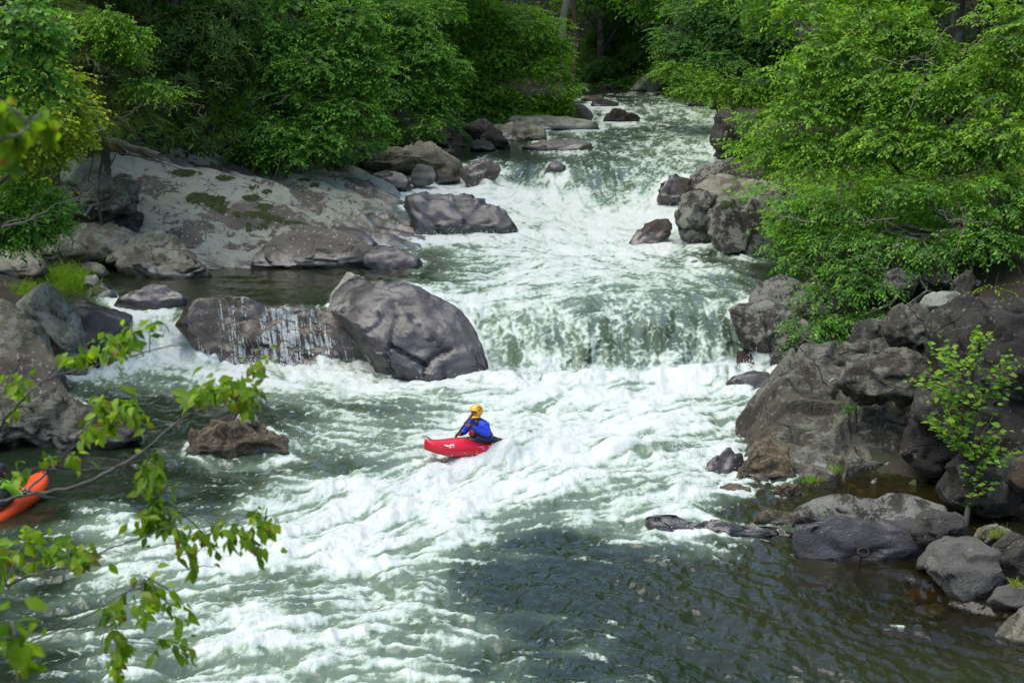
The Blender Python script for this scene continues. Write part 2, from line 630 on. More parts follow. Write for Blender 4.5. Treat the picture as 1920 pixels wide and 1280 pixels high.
CHUNK = {'amber': .5, 'lichen': .35, 'slab': .3, 'tan': .7, 'wet': .3, 'dark': .8, 'brown': .7, 'crust': 1.0, 'band': .9, 'cliff': 1.0, 'grey': .55, 'bold': .55}


def boulder(name, label, mat, outline, tilt=35, T=.5, level=4, z=None, wy=None, wet=.3, seed=None, rough=1.0, facets=6, box=.7, moss=(), cracks=(), dark=0.0, group=None, parent=None, cat="rock", push=0.0, mossup=0.0, D=None, yaw=0.0, chunk=None):
    """a rock with the outline seen in the photograph laid on a leaning plane through its foot, given a rounded, faceted and
    broken body of thickness T on both sides of that plane"""
    outline = [(float(a), float(b)) for a, b in outline]
    chunk = CHUNK[mat] if chunk is None else chunk
    if z is None and D is None:
        WET_OUTLINES.append(outline)
    seed = seed if seed is not None else (int(outline[0][0]) * 7 + int(outline[0][1]) * 13) % 997
    r_ = np.random.default_rng(seed)
    by = wy if wy is not None else max(p[1] for p in outline) - 5
    bx = np.mean([p[0] for p in outline])
    if D is not None:
        B = at_d(bx, by, D)
    else:
        zb = z if z is not None else float(water_z(bx, by))
        B = at_z(bx, by, zb)
    B[1] += push
    t = math.radians(tilt)
    ya = math.radians(yaw)
    U = np.array([-math.sin(t) * math.sin(ya), math.sin(t) * math.cos(ya), math.cos(t)])
    R = np.array([math.cos(ya), math.sin(ya), 0.0])
    N = np.cross(R, U)            # points towards the viewer and up
    if N[1] > 0:
        N = -N
    pl = []
    for a, b in outline:
        d = ray(a, b)
        s = np.dot(B - [0, 0, CAM_Z], N) / np.dot(d, N)
        q = np.array([0, 0, CAM_Z]) + d * s - B
        pl.append((q @ R, q @ U))
    pl = np.array(pl)
    cx = pl.mean(0) * .5 + (pl.min(0) + pl.max(0)) * .25
    v, f = ico(level)
    th = np.arctan2(v[:, 1], v[:, 0])
    rad = poly_radius(pl - cx, th)
    # rounding the traced outline a little
    s = np.hypot(v[:, 0], v[:, 1])
    s2 = np.sign(s) * np.abs(s) ** box
    wv = np.sign(v[:, 2]) * np.abs(v[:, 2]) ** .85
    sc = math.sqrt(abs(np.ptp(pl[:, 0]) * np.ptp(pl[:, 1])))
    a = cx[0] + np.cos(th) * rad * s2
    b = cx[1] + np.sin(th) * rad * s2
    n = wv * T
    P = np.stack([a, b, n], 1)
    for _ in range(facets):          # flat faces broken off the front and back
        dr = r_.normal(size=3)
        dr[2] = abs(dr[2]) * 1.2 + .5
        if r_.random() < .25:
            dr[2] *= -1
        dr[:2] *= .62
        dr = dr / np.array([np.ptp(pl[:, 0]) / 2, np.ptp(pl[:, 1]) / 2, T])
        dr /= np.linalg.norm(dr)
        proj = (P - np.array([cx[0], cx[1], 0])) @ dr
        lim = proj.max() * r_.uniform(.62, .86)
        ex = np.maximum(proj - lim, 0)
        P -= dr[None] * (ex * .97)[:, None]
    nv = P - np.array([cx[0], cx[1], 0])
    nv = nv / np.array([np.ptp(pl[:, 0]) / 2, np.ptp(pl[:, 1]) / 2, T]) ** 2
    nv /= np.linalg.norm(nv, axis=1)[:, None] + 1e-9
    W = B + P[:, :1] * R + P[:, 1:2] * U + P[:, 2:] * N
    nw = nv[:, :1] * R + nv[:, 1:2] * U + nv[:, 2:] * N
    q = W
    amp = min(sc, 2.2) * .045 * rough
    f0 = 1.6 / max(min(sc, 2.0), .35)
    dsp = fbm3(q[:, 0] * f0, q[:, 1] * f0, q[:, 2] * f0 * 1.3, seed, 3) * amp
    rd = 1 - np.abs(noise3(q[:, 0] * f0 * 2.2, q[:, 1] * f0 * 2.2, q[:, 2] * f0 * 3.5, seed + 9)) * 2
    dsp += rd * amp * .30
    dsp += fbm3(q[:, 0] * f0 * 7, q[:, 1] * f0 * 7, q[:, 2] * f0 * 7, seed + 3, 2) * amp * .16
    # broken chunks: every cell of the fracture pattern stands in or out and tilts by itself
    if chunk:
        nc_ = int(14 + 22 * min(sc, 3) * chunk)
        ci = r_.choice(len(W), nc_, replace=False)
        wq = q + .10 * sc * np.stack([noise3(q[:, 0] * 2.2, q[:, 1] * 2.2, q[:, 2] * 2.2, seed + g) for g in (11, 12, 13)], 1)
        ax_ = unit_(np.array([r_.normal() * .4, r_.normal() * .3, 1.0]))
        st = wq + ((wq @ ax_)[:, None] * ax_) * 1.2
        dm = ((st[:, None, :] - st[ci][None]) ** 2).sum(2)
        cell = dm.argmin(1)
        tl = r_.normal(size=(nc_, 3)) * .34
        off = r_.normal(size=nc_) * amp * .7
        ch = off[cell] + ((q - q[ci][cell]) * tl[cell]).sum(1)
        dsp += np.clip(ch, -2.2 * amp, 1.8 * amp) * chunk
    ppx, ppy, zc = project(W)
    mo = np.zeros(len(W))
    for (mx, my, mrx, mry) in moss:
        g = np.exp(-((ppx - mx) / mrx) ** 2 - ((ppy - my) / mry) ** 2)
        mo = np.maximum(mo, g * 1.0)
    mo *= (nw @ N > -.2)
    if mossup:
        mo = np.maximum(mo, mossup * sstep(.5, .95, nw[:, 2]) * (.6 + .8 * noise3(q[:, 0] * 1.1, q[:, 1] * 1.1, q[:, 2], seed + 5)))
    for ln in cracks:
        dd = seg_dist(ppx + 3 * noise2(ppx * .09, ppy * .09, 3), ppy + 3 * noise2(ppx * .09, ppy * .09, 4), ln)
        dsp -= np.exp(-(dd / 2.8) ** 2) * .15 * (nw @ N > 0)
    W = W + nw * dsp[:, None]
    zl = float(water_z(bx, min(by, 1300)))
    if wet >= 1:
        we = np.clip(.75 + .5 * noise3(q[:, 0] * 1.3, q[:, 1] * 1.3, q[:, 2] * 1.3, seed), 0, 1)
    elif wet > 0:
        we = sstep(wet * 1.15, wet * .45, W[:, 2] - zl + .12 * noise3(q[:, 0] * 1.5, q[:, 1] * 1.5, q[:, 2] * 1.5, seed) + .05 * noise3(q[:, 0] * 6, q[:, 1] * 6, q[:, 2] * 6, seed))
    else:
        we = np.zeros(len(W))
    org = B.copy() if parent is None else np.array(parent.location)
    me = mesh_np(name, W - org, f)
    fattr(me, "wet", we)
    fattr(me, "moss", mo)
    fattr(me, "dark", np.full(len(W), dark) if np.isscalar(dark) else dark)
    o = link(name, me, MR[mat], parent, None if parent else org)
    if parent is None:
        tag(o, label, cat, group)
    return o


B_ = boulder
# ---------------- left bank, downstream slope
# the big sloping bedrock is one body: a height sheet through measured points, with its own sides going down into the ground
def bedrock(name, label, mat, pts, outline, step, seed, moss, wetz, furrow=.10, grooves=(), ang=-.64, chunks=0, gw=4.0, wband=.34, fine=1.0, terrace=0):
    P = np.array([at_d(a, b, d) for a, b, d in pts])
    xy, zz = P[:, :2], P[:, 2]
    m = zz.mean()
    n = len(P)
    r = np.sqrt(((xy[:, None] - xy[None]) ** 2).sum(-1))
    A = r + np.eye(n) * -.15
    B = np.concatenate([np.concatenate([A, np.ones((n, 1)), xy], 1), np.concatenate([np.ones((1, n)), np.zeros((1, 3))], 1), np.concatenate([xy.T, np.zeros((2, 3))], 1)], 0)
    sol = np.linalg.solve(B, np.concatenate([zz, np.zeros(3)]))
    O = np.array([at_d(a, b, d)[:2] for a, b, d in outline])
    x0, y0 = O.min(0) - .8
    x1, y1 = O.max(0) + .8
    gx_, gy_ = np.meshgrid(np.arange(x0, x1, step), np.arange(y0, y1, step))
    q = np.stack([gx_.ravel(), gy_.ravel()], 1)
    z = np.sqrt(((q[:, None] - xy[None]) ** 2).sum(-1)) @ sol[:n] + sol[n] + q @ sol[n + 1:]
    ins = np.zeros(len(q), bool)
    d = np.full(len(q), 1e9)
    for i in range(len(O)):
        a, b = O[i], O[(i + 1) % len(O)]
        c_ = ((a[1] > q[:, 1]) != (b[1] > q[:, 1])) & (q[:, 0] < (b[0] - a[0]) * (q[:, 1] - a[1]) / (b[1] - a[1] + 1e-12) + a[0])
        ins ^= c_
        e_ = b - a
        t = np.clip(((q - a) @ e_) / (e_ @ e_), 0, 1)
        d = np.minimum(d, np.linalg.norm(q - a - t[:, None] * e_, axis=1))
    x, y = q[:, 0], q[:, 1]
    # long furrows down the dip, stepped sheets, worn hollows
    u = x * math.cos(ang) + y * math.sin(ang)
    v_ = -x * math.sin(ang) + y * math.cos(ang) + .5 * noise2(x * .3, y * .3, seed)
    rid = 1 - np.abs(noise2(v_ * .85, u * .10, seed + 1)) * 2
    dz = rid * furrow * 1.5 + noise2(v_ * 2.4, u * .25, seed + 2) * furrow * .55
    stp = v_ * 1.15 + .8 * noise2(x * .35, y * .35, seed + 3)
    fr = stp - np.floor(stp)
    dz += (np.minimum(fr, 1 - (fr - .0)) * 0 + sstep(.86, 1.0, fr) * .20 - fr * .20) * .9
    dz += fbm3(x * .9, y * .9, 0, seed + 4, 4) * .09 + np.minimum(0, noise2(x * 3, y * 3, seed + 5) + .25) * .07
    ppx, ppy, _ = project(np.stack([x, y, z], 1))
    for ln in grooves:
        dd = seg_dist(ppx + 4 * noise2(ppx * .06, ppy * .06, 3), ppy + 4 * noise2(ppx * .06, ppy * .06, 4), ln)
        dz -= np.exp(-(dd / gw) ** 2) * .22
    if chunks:
        rr = np.random.default_rng(seed + 50)
        cp = np.stack([rr.uniform(x0, x1, chunks), rr.uniform(y0, y1, chunks)], 1)
        qq = q + .22 * np.stack([noise2(x * 1.3, y * 1.3, seed + 20), noise2(x * 1.3, y * 1.3, seed + 21)], 1)
        cell = ((qq[:, None] - cp[None]) ** 2 * [1, 1.6]).sum(-1).argmin(1)
        tl = rr.normal(size=(chunks, 2)) * .22
        dz += rr.normal(size=chunks)[cell] * .07 + ((q - cp[cell]) * tl[cell]).sum(1)
        dz += fbm3(x * 4, y * 4, 0, seed + 30, 3) * .035 * fine
    if terrace:
        zz_ = z + dz + .25 * noise2(x * .7, y * .7, seed + 41) + .18 * x
        fr = zz_ / terrace - np.floor(zz_ / terrace)
        dz += terrace * (sstep(.45, .95, fr) - fr) * .75
    z = z + dz - np.where(ins, 0, np.minimum(d * 1.6, 2.5)) + np.where(ins, np.minimum(d, .35) - .35, -.35) * .9
    W = np.stack([x, y, z], 1)
    ppx, ppy, _ = project(W)
    mo = np.zeros(len(W))
    for (mx, my, mrx, mry) in moss:
        mo = np.maximum(mo, np.exp(-((ppx - mx) / mrx) ** 2 - ((ppy - my) / mry) ** 2))
    W[:, 2] += sstep(.35, .7, mo) * (.045 + .03 * noise2(x * 9, y * 9, 44))
    we = sstep(wband, wband * .25, z - wetz(x, y) + .14 * noise2(x * 1.5, y * 1.5, seed + 6) + .05 * noise2(x * 5, y * 5, seed + 7))
    dk = sstep(.05, .45, noise2(x * .42, y * .42, seed + 8) + .25 * noise2(v_ * 1.2, u * .3, seed + 9)) * .45
    ny, nx = gx_.shape
    ii = np.arange(ny * nx).reshape(ny, nx)
    F_ = np.stack([ii[:-1, :-1], ii[:-1, 1:], ii[1:, 1:], ii[1:, :-1]], -1).reshape(-1, 4)
    keep_ = (ins | (d < .75))[F_].all(1)
    F_ = F_[keep_]
    us = np.unique(F_)
    rm = np.full(len(q), -1)
    rm[us] = np.arange(len(us))
    org = np.array([W[us][:, 0].mean(), W[us][:, 1].mean(), 1.3])
    me = mesh_np(name, W[us] - org, rm[F_])
    fattr(me, "wet", we[us])
    fattr(me, "moss", mo[us])
    fattr(me, "dark", dk[us])
    return tag(link(name, me, MR[mat], None, org), label, "bedrock")


def _lvl(x, y):
    return np.interp(y, [40, 44, 46, 49, 52, 56], [1.3, 1.32, 1.5, 1.9, 2.15, 2.3])


bedrock("bedrock_outcrop", "huge grey lichen-covered bedrock slope with moss patches on the left bank", 'lichen',
        [(300, 512, 41.7), (380, 508, 41.9), (450, 500, 42.2), (560, 499, 42.3), (640, 499, 42.5), (700, 494, 42.9), (742, 478, 43.9), (795, 448, 46.6),
         (240, 475, 42.2), (243, 430, 43.6), (255, 380, 45.0), (300, 345, 46.2), (345, 318, 47.0), (420, 326, 47.3), (350, 380, 45.0), (350, 440, 43.2), (420, 400, 44.4), (430, 450, 43.2), (480, 350, 47.1), (480, 400, 44.9), (500, 450, 43.3),
         (540, 388, 46.0), (560, 430, 44.2), (610, 425, 45.0), (620, 458, 43.7), (668, 452, 44.9), (690, 470, 44.2),
         (225, 262, 49.0), (275, 272, 48.8), (330, 301, 48.5), (400, 328, 48.6), (480, 340, 49.0), (550, 338, 50.0), (600, 322, 51.5), (680, 334, 52.5), (735, 362, 52.0), (772, 402, 49.8), (788, 440, 47.4), (640, 378, 49.4), (700, 396, 49.2), (650, 412, 47.2), (705, 432, 47.4), (590, 375, 48.2), (640, 330, 53), (560, 318, 53), (300, 262, 51), (450, 318, 51), (210, 300, 47.5), (220, 350, 46)],
        [(225, 490, 41.4), (300, 530, 40.9), (380, 526, 41.1), (450, 516, 41.4), (560, 515, 41.5), (640, 515, 41.7), (715, 506, 42.2), (765, 482, 43.6), (818, 448, 46.4), (795, 400, 50.0), (748, 352, 53.0), (690, 318, 54.5), (600, 302, 54.5), (540, 306, 53.5), (450, 308, 52.5), (330, 280, 51.5), (280, 250, 51.5), (205, 240, 50.5), (190, 300, 48), (205, 380, 45), (215, 440, 43)], .085, 400,
        [(372, 372, 26, 12), (402, 378, 30, 13), (416, 394, 14, 9), (444, 402, 10, 6), (480, 404, 34, 7), (510, 410, 26, 6), (470, 372, 22, 7), (495, 388, 20, 6), (466, 428, 7, 10), (490, 425, 14, 7), (545, 418, 30, 4), (285, 290, 26, 10), (345, 325, 36, 7), (420, 335, 22, 6), (475, 352, 12, 5), (500, 360, 12, 5), (590, 348, 12, 5), (570, 338, 14, 4)], _lvl,
        grooves=[[(300, 312), (345, 324), (430, 344), (500, 372), (560, 400), (640, 436), (680, 452)], [(600, 366), (640, 372), (690, 392), (735, 410)], [(243, 440), (255, 400), (262, 372)], [(470, 348), (540, 372), (600, 392)], [(560, 497), (590, 462), (640, 450)]])
LEDGE_A = B_("rock_ledge", "long low brown ledge with thin water spilling over it left of the large dark boulder", 'brown',
   [(330, 614), (346, 588), (375, 568), (430, 560), (478, 572), (540, 577), (600, 578), (640, 582), (690, 610), (722, 660), (742, 712), (680, 712), (560, 702), (470, 698), (400, 696), (375, 650)], 30, .34, 6, wy=692, wet=1.3, cat="ledge", push=.34, chunk=.3, facets=6, rough=1.3)

LEDGE_B = B_("rock_ledge", "dark wet rock shelf with thin water sliding over it beside the main chute", 'wet', [(755, 385), (790, 374), (850, 370), (905, 378), (945, 400), (972, 436), (950, 452), (860, 450), (780, 450)], 40, .62, 5, wy=441, wet=1.5, cat="ledge", facets=3, push=.45, chunk=.6)
B_("boulder", "flat-topped brown boulder with a peaked crest below the trees on the left", 'tan', [(668, 303), (720, 292), (760, 284), (788, 268), (815, 272), (840, 290), (864, 312), (866, 338), (815, 335), (780, 312), (730, 322), (690, 314)], 32, .95, 5, wy=334, wet=.15, cat="boulder", dark=.25)
B_("rock", "small grey angular block wedged under the flat-topped brown boulder", 'grey', [(770, 328), (782, 310), (808, 309), (818, 325), (812, 344), (784, 350), (770, 342)], 15, .38, 4, wy=345, push=-.7, wet=.15)
B_("rock", "small square brown block beside the grey block under the brown boulder", 'brown', [(818, 318), (846, 312), (852, 330), (846, 344), (820, 344)], 12, .34, 3, wy=342, push=-.5, wet=.4, box=.5)
B_("rock", "dark wet rocks with trickling water left of the small grey block", 'wet', [(690, 336), (720, 322), (760, 328), (772, 345), (765, 362), (720, 362), (700, 352)], 45, .4, 4, wy=358, z=2.2, wet=1.2)
LEDGE_D = B_("rock", "wet brown rock half under the falling water beside the square block", 'brown', [(860, 330), (870, 312), (895, 302), (925, 304), (938, 320), (918, 344), (880, 352)], 30, .4, 4, wy=343, wet=1.2)
B_("rock", "dark rock tip breaking the smooth hump of water at the upper drop", 'wet', [(1018, 330), (1030, 310), (1045, 303), (1060, 312), (1064, 334), (1040, 338)], 25, .35, 4, wy=330, wet=1.2)
B_("bedrock_outcrop", "purple-grey lichen-flecked rock sloping into the dark pool at the foot of the hump", 'lichen', [(468, 498), (492, 466), (530, 444), (580, 432), (630, 442), (668, 458), (702, 476), (704, 502), (640, 508), (560, 508), (500, 508)], 52, .7, 5, wy=494, push=-.7, wet=.5, dark=.8, cat="bedrock")
B_("rock", "smooth dark grooved rock at the end of the purple-grey slope", 'wet', [(590, 450), (640, 432), (690, 446), (712, 466), (700, 482), (650, 474)], 55, .4, 4, wy=478, z=1.55, wet=.9)
B_("rock", "low wet black rock spreading into the rapids past the grooved rock", 'wet', [(680, 498), (690, 472), (720, 466), (760, 478), (795, 494), (780, 510), (720, 512)], 55, .4, 4, wy=504, wet=1.3)
B_("boulder", "pale tan boulder pointing a dark wet nose into the calm pool", 'tan', [(198, 480), (210, 450), (250, 432), (300, 440), (330, 455), (362, 482), (398, 516), (350, 528), (290, 526), (235, 512)], 48, .6, 5, wy=518, wet=.32, cat="boulder")
B_("bedrock_outcrop", "long low grey-tan slab above the pale boulder's back", 'tan', [(104, 450), (140, 431), (190, 428), (250, 440), (300, 458), (330, 475), (260, 486), (170, 480)], 58, .4, 4, wy=478, z=1.75, wet=0, cat="bedrock", moss=[(265, 455, 20, 6)])
B_("rock", "rounded pale rock directly above the grass tuft on the left bank", 'tan', [(72, 476), (88, 456), (120, 450), (148, 460), (166, 480), (120, 492), (85, 494)], 40, .45, 4, wy=488, z=1.8, wet=0)
B_("rock", "grey rock at the frame's edge left of the grass tuft", 'tan', [(-40, 470), (20, 462), (60, 470), (90, 505), (70, 524), (10, 516), (-40, 520)], 45, .5, 4, wy=514, z=1.7, wet=0)
B_("rock", "low pale rock between the grass tuft and the pool", 'tan', [(150, 490), (180, 492), (208, 512), (190, 520), (160, 512)], 45, .25, 3, wy=514, z=1.4, wet=.1)
B_("rock", "small grey rock at the water's edge under the grass tuft", 'slab', [(156, 535), (160, 518), (180, 514), (188, 530), (180, 542)], 35, .22, 3, wy=538, z=1.3, wet=.15)
B_("boulder", "grey boulder under the yellow-green maple at the top of the left slope", 'lichen', [(118, 340), (130, 300), (150, 272), (172, 268), (190, 300), (200, 335), (170, 352), (130, 356)], 35, .7, 4, z=3.55, wet=0, cat="boulder", moss=[(165, 285, 25, 12)])
B_("boulder", "overhanging dark grey block left of the mossy hump", 'cliff', [(110, 390), (130, 350), (180, 335), (236, 336), (260, 355), (258, 388), (215, 402), (150, 412)], 30, .55, 5, z=2.7, wet=0, cat="boulder", facets=9)
B_("rock", "pale rounded rock below the overhanging dark block", 'slab', [(135, 430), (145, 395), (168, 372), (200, 395), (230, 432), (200, 446), (150, 444)], 45, .5, 4, z=2.1, wet=0)
B_("rock", "shadowed dark rock tucked between the pale rock and the mossy hump", 'dark', [(196, 440), (200, 400), (235, 385), (262, 390), (262, 440), (235, 452)], 40, .5, 4, z=2.0, wet=0)
B_("boulder", "light grey cracked boulder above the left side channel", 'slab', [(10, 590), (30, 552), (62, 534), (100, 540), (130, 568), (150, 605), (158, 660), (130, 672), (95, 640), (45, 612)], 42, .7, 5, wy=664, z=.75, wet=.2, cat="boulder", cracks=[[(20, 570), (60, 575), (95, 580), (128, 600)], [(45, 600), (60, 575), (95, 565)]])
B_("bedrock_outcrop", "rusty brown streaked rock face at the left edge below the light grey boulder", 'tan', [(-60, 560), (0, 570), (40, 590), (75, 622), (105, 668), (120, 706), (60, 712), (-60, 706)], 45, .8, 4, wy=702, z=.6, wet=.3, cat="bedrock")
B_("rock", "dark brown wet rock between the streaked face and the side chute", 'brown', [(70, 640), (100, 622), (135, 650), (165, 690), (160, 706), (100, 712), (78, 690)], 40, .45, 4, wy=704, wet=1.2)
B_("rock", "wet black rock with water spilling around it at the head of the side chute", 'wet', [(118, 600), (124, 576), (150, 562), (175, 572), (205, 585), (248, 588), (246, 622), (205, 650), (160, 660), (138, 630)], 45, .5, 4, wy=640, z=.85, wet=1.3)
B_("rock", "pointed dark rock in the calm pool above the side chute", 'wet', [(214, 576), (232, 556), (262, 552), (285, 538), (302, 532), (328, 545), (354, 562), (330, 584), (260, 586)], 42, .35, 4, wy=576, wet=.8)
B_("rock", "small dark mossy rock at the pool's outlet", 'dark', [(168, 556), (174, 536), (192, 534), (214, 548), (222, 560), (190, 566)], 42, .22, 3, wy=558, wet=.5, moss=[(182, 542, 14, 8)])
B_("boulder", "large smooth dark purple boulder with cracks at the head of the main falls", 'wet',
   [(616, 584), (624, 550), (652, 515), (690, 524), (722, 533), (756, 534), (792, 545), (838, 570), (882, 606), (906, 650), (912, 700), (880, 716), (800, 722), (740, 712), (700, 690), (668, 640), (640, 600)], 42, .62, 6, wy=704, wet=1.1, facets=4, box=.6, cat="boulder", push=-.25, rough=.9, chunk=.22,
   cracks=[[(738, 566), (746, 600), (736, 625), (734, 648)], [(734, 648), (760, 664), (800, 684)], [(800, 684), (806, 672), (836, 658)], [(800, 684), (796, 706)], [(734, 648), (722, 662), (738, 700)], [(770, 590), (790, 620), (840, 660)]])
B_("rock", "pale lichen horn on the upstream corner of the large dark purple boulder", 'lichen', [(612, 590), (622, 552), (650, 513), (675, 516), (692, 530), (668, 552), (655, 585), (636, 592)], 30, .33, 4, z=1.15, wy=586, wet=.0, push=-.75)
B_("boulder", "dark lichen-spotted boulder at the left edge below the brown streaked face", 'lichen', [(-60, 690), (0, 668), (48, 666), (92, 690), (122, 726), (140, 756), (80, 766), (-60, 760)], 45, .8, 4, z=.35, wy=752, wet=.0, cat="boulder", dark=.5)
B_("bedrock_outcrop", "blue-grey and rust-brown slab at the left edge above the orange kayak", 'cliff', [(-80, 770), (0, 742), (60, 736), (120, 738), (158, 760), (172, 790), (150, 830), (90, 842), (-80, 846)], 40, .7, 5, wy=834, wet=.2, cat="bedrock", cracks=[[(40, 760), (70, 775), (95, 778), (90, 800), (95, 830)]])
B_("rock", "purple-grey low rock at the tip of the left shore above the orange kayak", 'band', [(100, 820), (112, 792), (150, 762), (200, 768), (250, 796), (266, 824), (220, 840), (120, 842)], 42, .45, 4, wy=832, wet=.4, push=-.3)
B_("rock", "blue-black stone at the end of the low purple-grey rock", 'wet', [(222, 816), (228, 802), (244, 798), (258, 810), (254, 822), (234, 824)], 30, .16, 3, wy=820, wet=.8, push=-.35)
B_("boulder", "crusty tan boulder in midstream left of the red kayak", 'crust', [(346, 846), (362, 826), (385, 808), (415, 794), (460, 790), (500, 800), (526, 824), (548, 858), (480, 876), (400, 874)], 40, .5, 5, wy=846, wet=.12, cat="boulder", rough=1.6)
B_("rock", "thin brown slab lying on top of the crusty tan boulder", 'brown', [(398, 800), (412, 786), (440, 776), (444, 788), (436, 802)], 30, .14, 3, z=.52, wy=800, wet=0)
B_("rock", "purple-grey stone lying on the crusty tan boulder's crown", 'lichen', [(438, 802), (442, 782), (460, 772), (480, 776), (492, 794), (478, 804)], 30, .22, 3, z=.5, wy=802, wet=0)
# ---------------- left bank, upstream
B_("bedrock_outcrop", "dark mossy slab tilted down to the water upstream on the left", 'dark', [(874, 246), (890, 232), (910, 234), (935, 254), (958, 278), (935, 284), (900, 268)], 40, .7, 4, wy=279, wet=.2, cat="bedrock", mossup=.5)
B_("bedrock_outcrop", "brownish layered slab right behind the tilted mossy slab", 'tan', [(906, 242), (940, 238), (990, 238), (1024, 254), (1026, 266), (975, 268), (930, 262)], 60, .5, 4, wy=264, wet=.3, cat="bedrock")
B_("bedrock_outcrop", "flat grey slab below the rounded boulder upstream", 'slab', [(940, 228), (985, 219), (1050, 222), (1100, 232), (1128, 240), (1080, 248), (1010, 247), (960, 242)], 66, .45, 4, wy=243, wet=.25, cat="bedrock")
B_("boulder", "rounded smooth grey boulder under the bright green tree upstream", 'grey', [(975, 226), (1010, 210), (1060, 202), (1095, 204), (1110, 216), (1104, 230), (1050, 234)], 30, 1.0, 4, wy=229, wet=.15, cat="boulder")
B_("bedrock_outcrop", "low wet pale slab awash at the left edge of the upstream current", 'grey', [(975, 280), (1010, 266), (1060, 268), (1112, 276), (1090, 285), (1030, 286)], 70, .3, 4, wy=281, wet=.3, cat="bedrock")
B_("rock", "dark humped rock standing in midstream far upstream", 'dark', [(1130, 228), (1140, 215), (1158, 211), (1182, 214), (1202, 228), (1170, 233)], 40, .55, 4, wy=228, wet=.2)
B_("rock", "long flat dark rock behind the humped midstream rock", 'dark', [(1106, 202), (1112, 192), (1140, 190), (1166, 199), (1140, 205)], 45, .4, 3, wy=200, wet=.2)
B_("rock", "low brown rock at the farthest little drop", 'brown', [(1086, 190), (1100, 180), (1128, 182), (1134, 190), (1110, 194)], 45, .4, 3, wy=190, wet=.2)
B_("rock", "dark stones in the leaf shade left of the tilted mossy slab", 'dark', [(800, 270), (815, 250), (840, 244), (868, 255), (880, 276), (840, 284)], 40, .6, 4, wy=277, wet=.2, mossup=.4)
B_("rock", "small dark boulder at the water's edge in front of the tilted slab", 'dark', [(880, 284), (890, 266), (906, 262), (928, 276), (930, 284)], 35, .4, 3, wy=281, wet=.3, push=-.8)
# ---------------- right bank, upstream
B_("bedrock_outcrop", "pale slab leaning up to the right at the far bend of the river", 'slab', [(1178, 174), (1196, 156), (1222, 138), (1248, 132), (1254, 150), (1225, 174)], 35, .8, 4, wy=172, wet=.1, cat="bedrock")
B_("rock", "small pale stones at the far bend below the distant trees", 'grey', [(1078, 166), (1090, 158), (1108, 160), (1114, 168), (1095, 171)], 40, .5, 3, D=106, wy=168, wet=0)
B_("rock", "dark stone left of the pale leaning slab at the far bend", 'dark', [(1122, 170), (1132, 162), (1148, 164), (1152, 172), (1135, 174)], 40, .5, 3, D=104, wy=171, wet=0)
B_("boulder", "reddish brown boulder at the right shore upstream among the leaves", 'brown', [(1330, 200), (1345, 180), (1372, 164), (1400, 160), (1408, 185), (1390, 208), (1350, 212)], 35, 1.0, 4, wy=206, z=3.35, wet=.1, cat="boulder")
B_("rock", "square grey block in front of the reddish boulder at the right shore", 'band', [(1350, 212), (1356, 192), (1376, 186), (1396, 194), (1398, 210), (1372, 218)], 20, .45, 3, wy=212, z=3.2, wet=.1, box=.5)
B_("rock", "flat brown stones along the right shore before the reddish boulder", 'brown', [(1290, 198), (1298, 184), (1318, 180), (1330, 192), (1322, 204)], 45, .5, 3, wy=200, z=3.4, wet=.2)
B_("rock", "dark shaded rock behind the square grey block", 'dark', [(1398, 216), (1405, 190), (1430, 180), (1460, 196), (1460, 222)], 30, .7, 4, wy=214, z=3.2, wet=0)
B_("boulder", "big dark rounded boulder on the right bank behind leafy branch tips", 'dark', [(1336, 262), (1340, 228), (1354, 207), (1400, 206), (1440, 222), (1462, 255), (1455, 298), (1400, 304), (1356, 300), (1340, 285)], 15, 1.3, 5, wy=300, wet=.15, cat="boulder")
B_("bedrock_outcrop", "pale grey slab below the big dark rounded boulder", 'bold', [(1284, 352), (1300, 328), (1330, 312), (1368, 304), (1400, 325), (1420, 352), (1370, 372), (1310, 372)], 50, .7, 4, wy=366, z=2.2, wet=.1, cat="bedrock")
LEDGE_C = B_("rock", "wet brown rock in the right part of the upper drop", 'brown', [(1232, 372), (1242, 346), (1266, 332), (1292, 336), (1300, 366), (1288, 392), (1250, 394)], 30, .45, 4, wy=384, wet=1.2)
B_("boulder", "blocky patchy boulder, leftmost of the three at the right shore", 'bold', [(1268, 420), (1272, 385), (1284, 364), (1310, 358), (1340, 366), (1350, 410), (1345, 466), (1310, 464), (1280, 452)], 12, .85, 5, wy=456, wet=.25, cat="boulder", cracks=[[(1270, 428), (1300, 434), (1340, 440)]])
B_("boulder", "rounded patchy boulder in the middle of the three at the right shore", 'bold', [(1328, 420), (1336, 392), (1358, 376), (1390, 374), (1408, 400), (1402, 450), (1388, 486), (1352, 480), (1336, 455)], 14, .9, 5, wy=474, wet=.25, cat="boulder", moss=[(1362, 386, 16, 8)])
B_("boulder", "dark patchy boulder, rightmost of the three beside the hanging leaves", 'bold', [(1384, 450), (1390, 402), (1412, 374), (1450, 358), (1496, 366), (1510, 410), (1500, 480), (1440, 492), (1400, 486)], 14, 1.0, 5, wy=478, wet=.2, cat="boulder", push=.1)
B_("bedrock_outcrop", "flat pale top slab behind the three patchy boulders", 'tan', [(1290, 366), (1320, 350), (1370, 346), (1430, 350), (1480, 358), (1460, 378), (1380, 382), (1310, 378)], 70, .5, 4, z=2.6, wy=376, wet=0, cat="bedrock")
B_("rock", "pointed brown rock standing in the white water before the patchy boulders", 'brown', [(1172, 468), (1186, 444), (1210, 424), (1238, 409), (1254, 410), (1258, 430), (1246, 466), (1210, 472)], 30, .35, 4, wy=456, wet=.5)
B_("rock", "tiny brown stone tip in the current below the patchy boulders", 'brown', [(1292, 497), (1298, 487), (1308, 489), (1313, 498)], 30, .1, 3, wy=495, wet=.6)
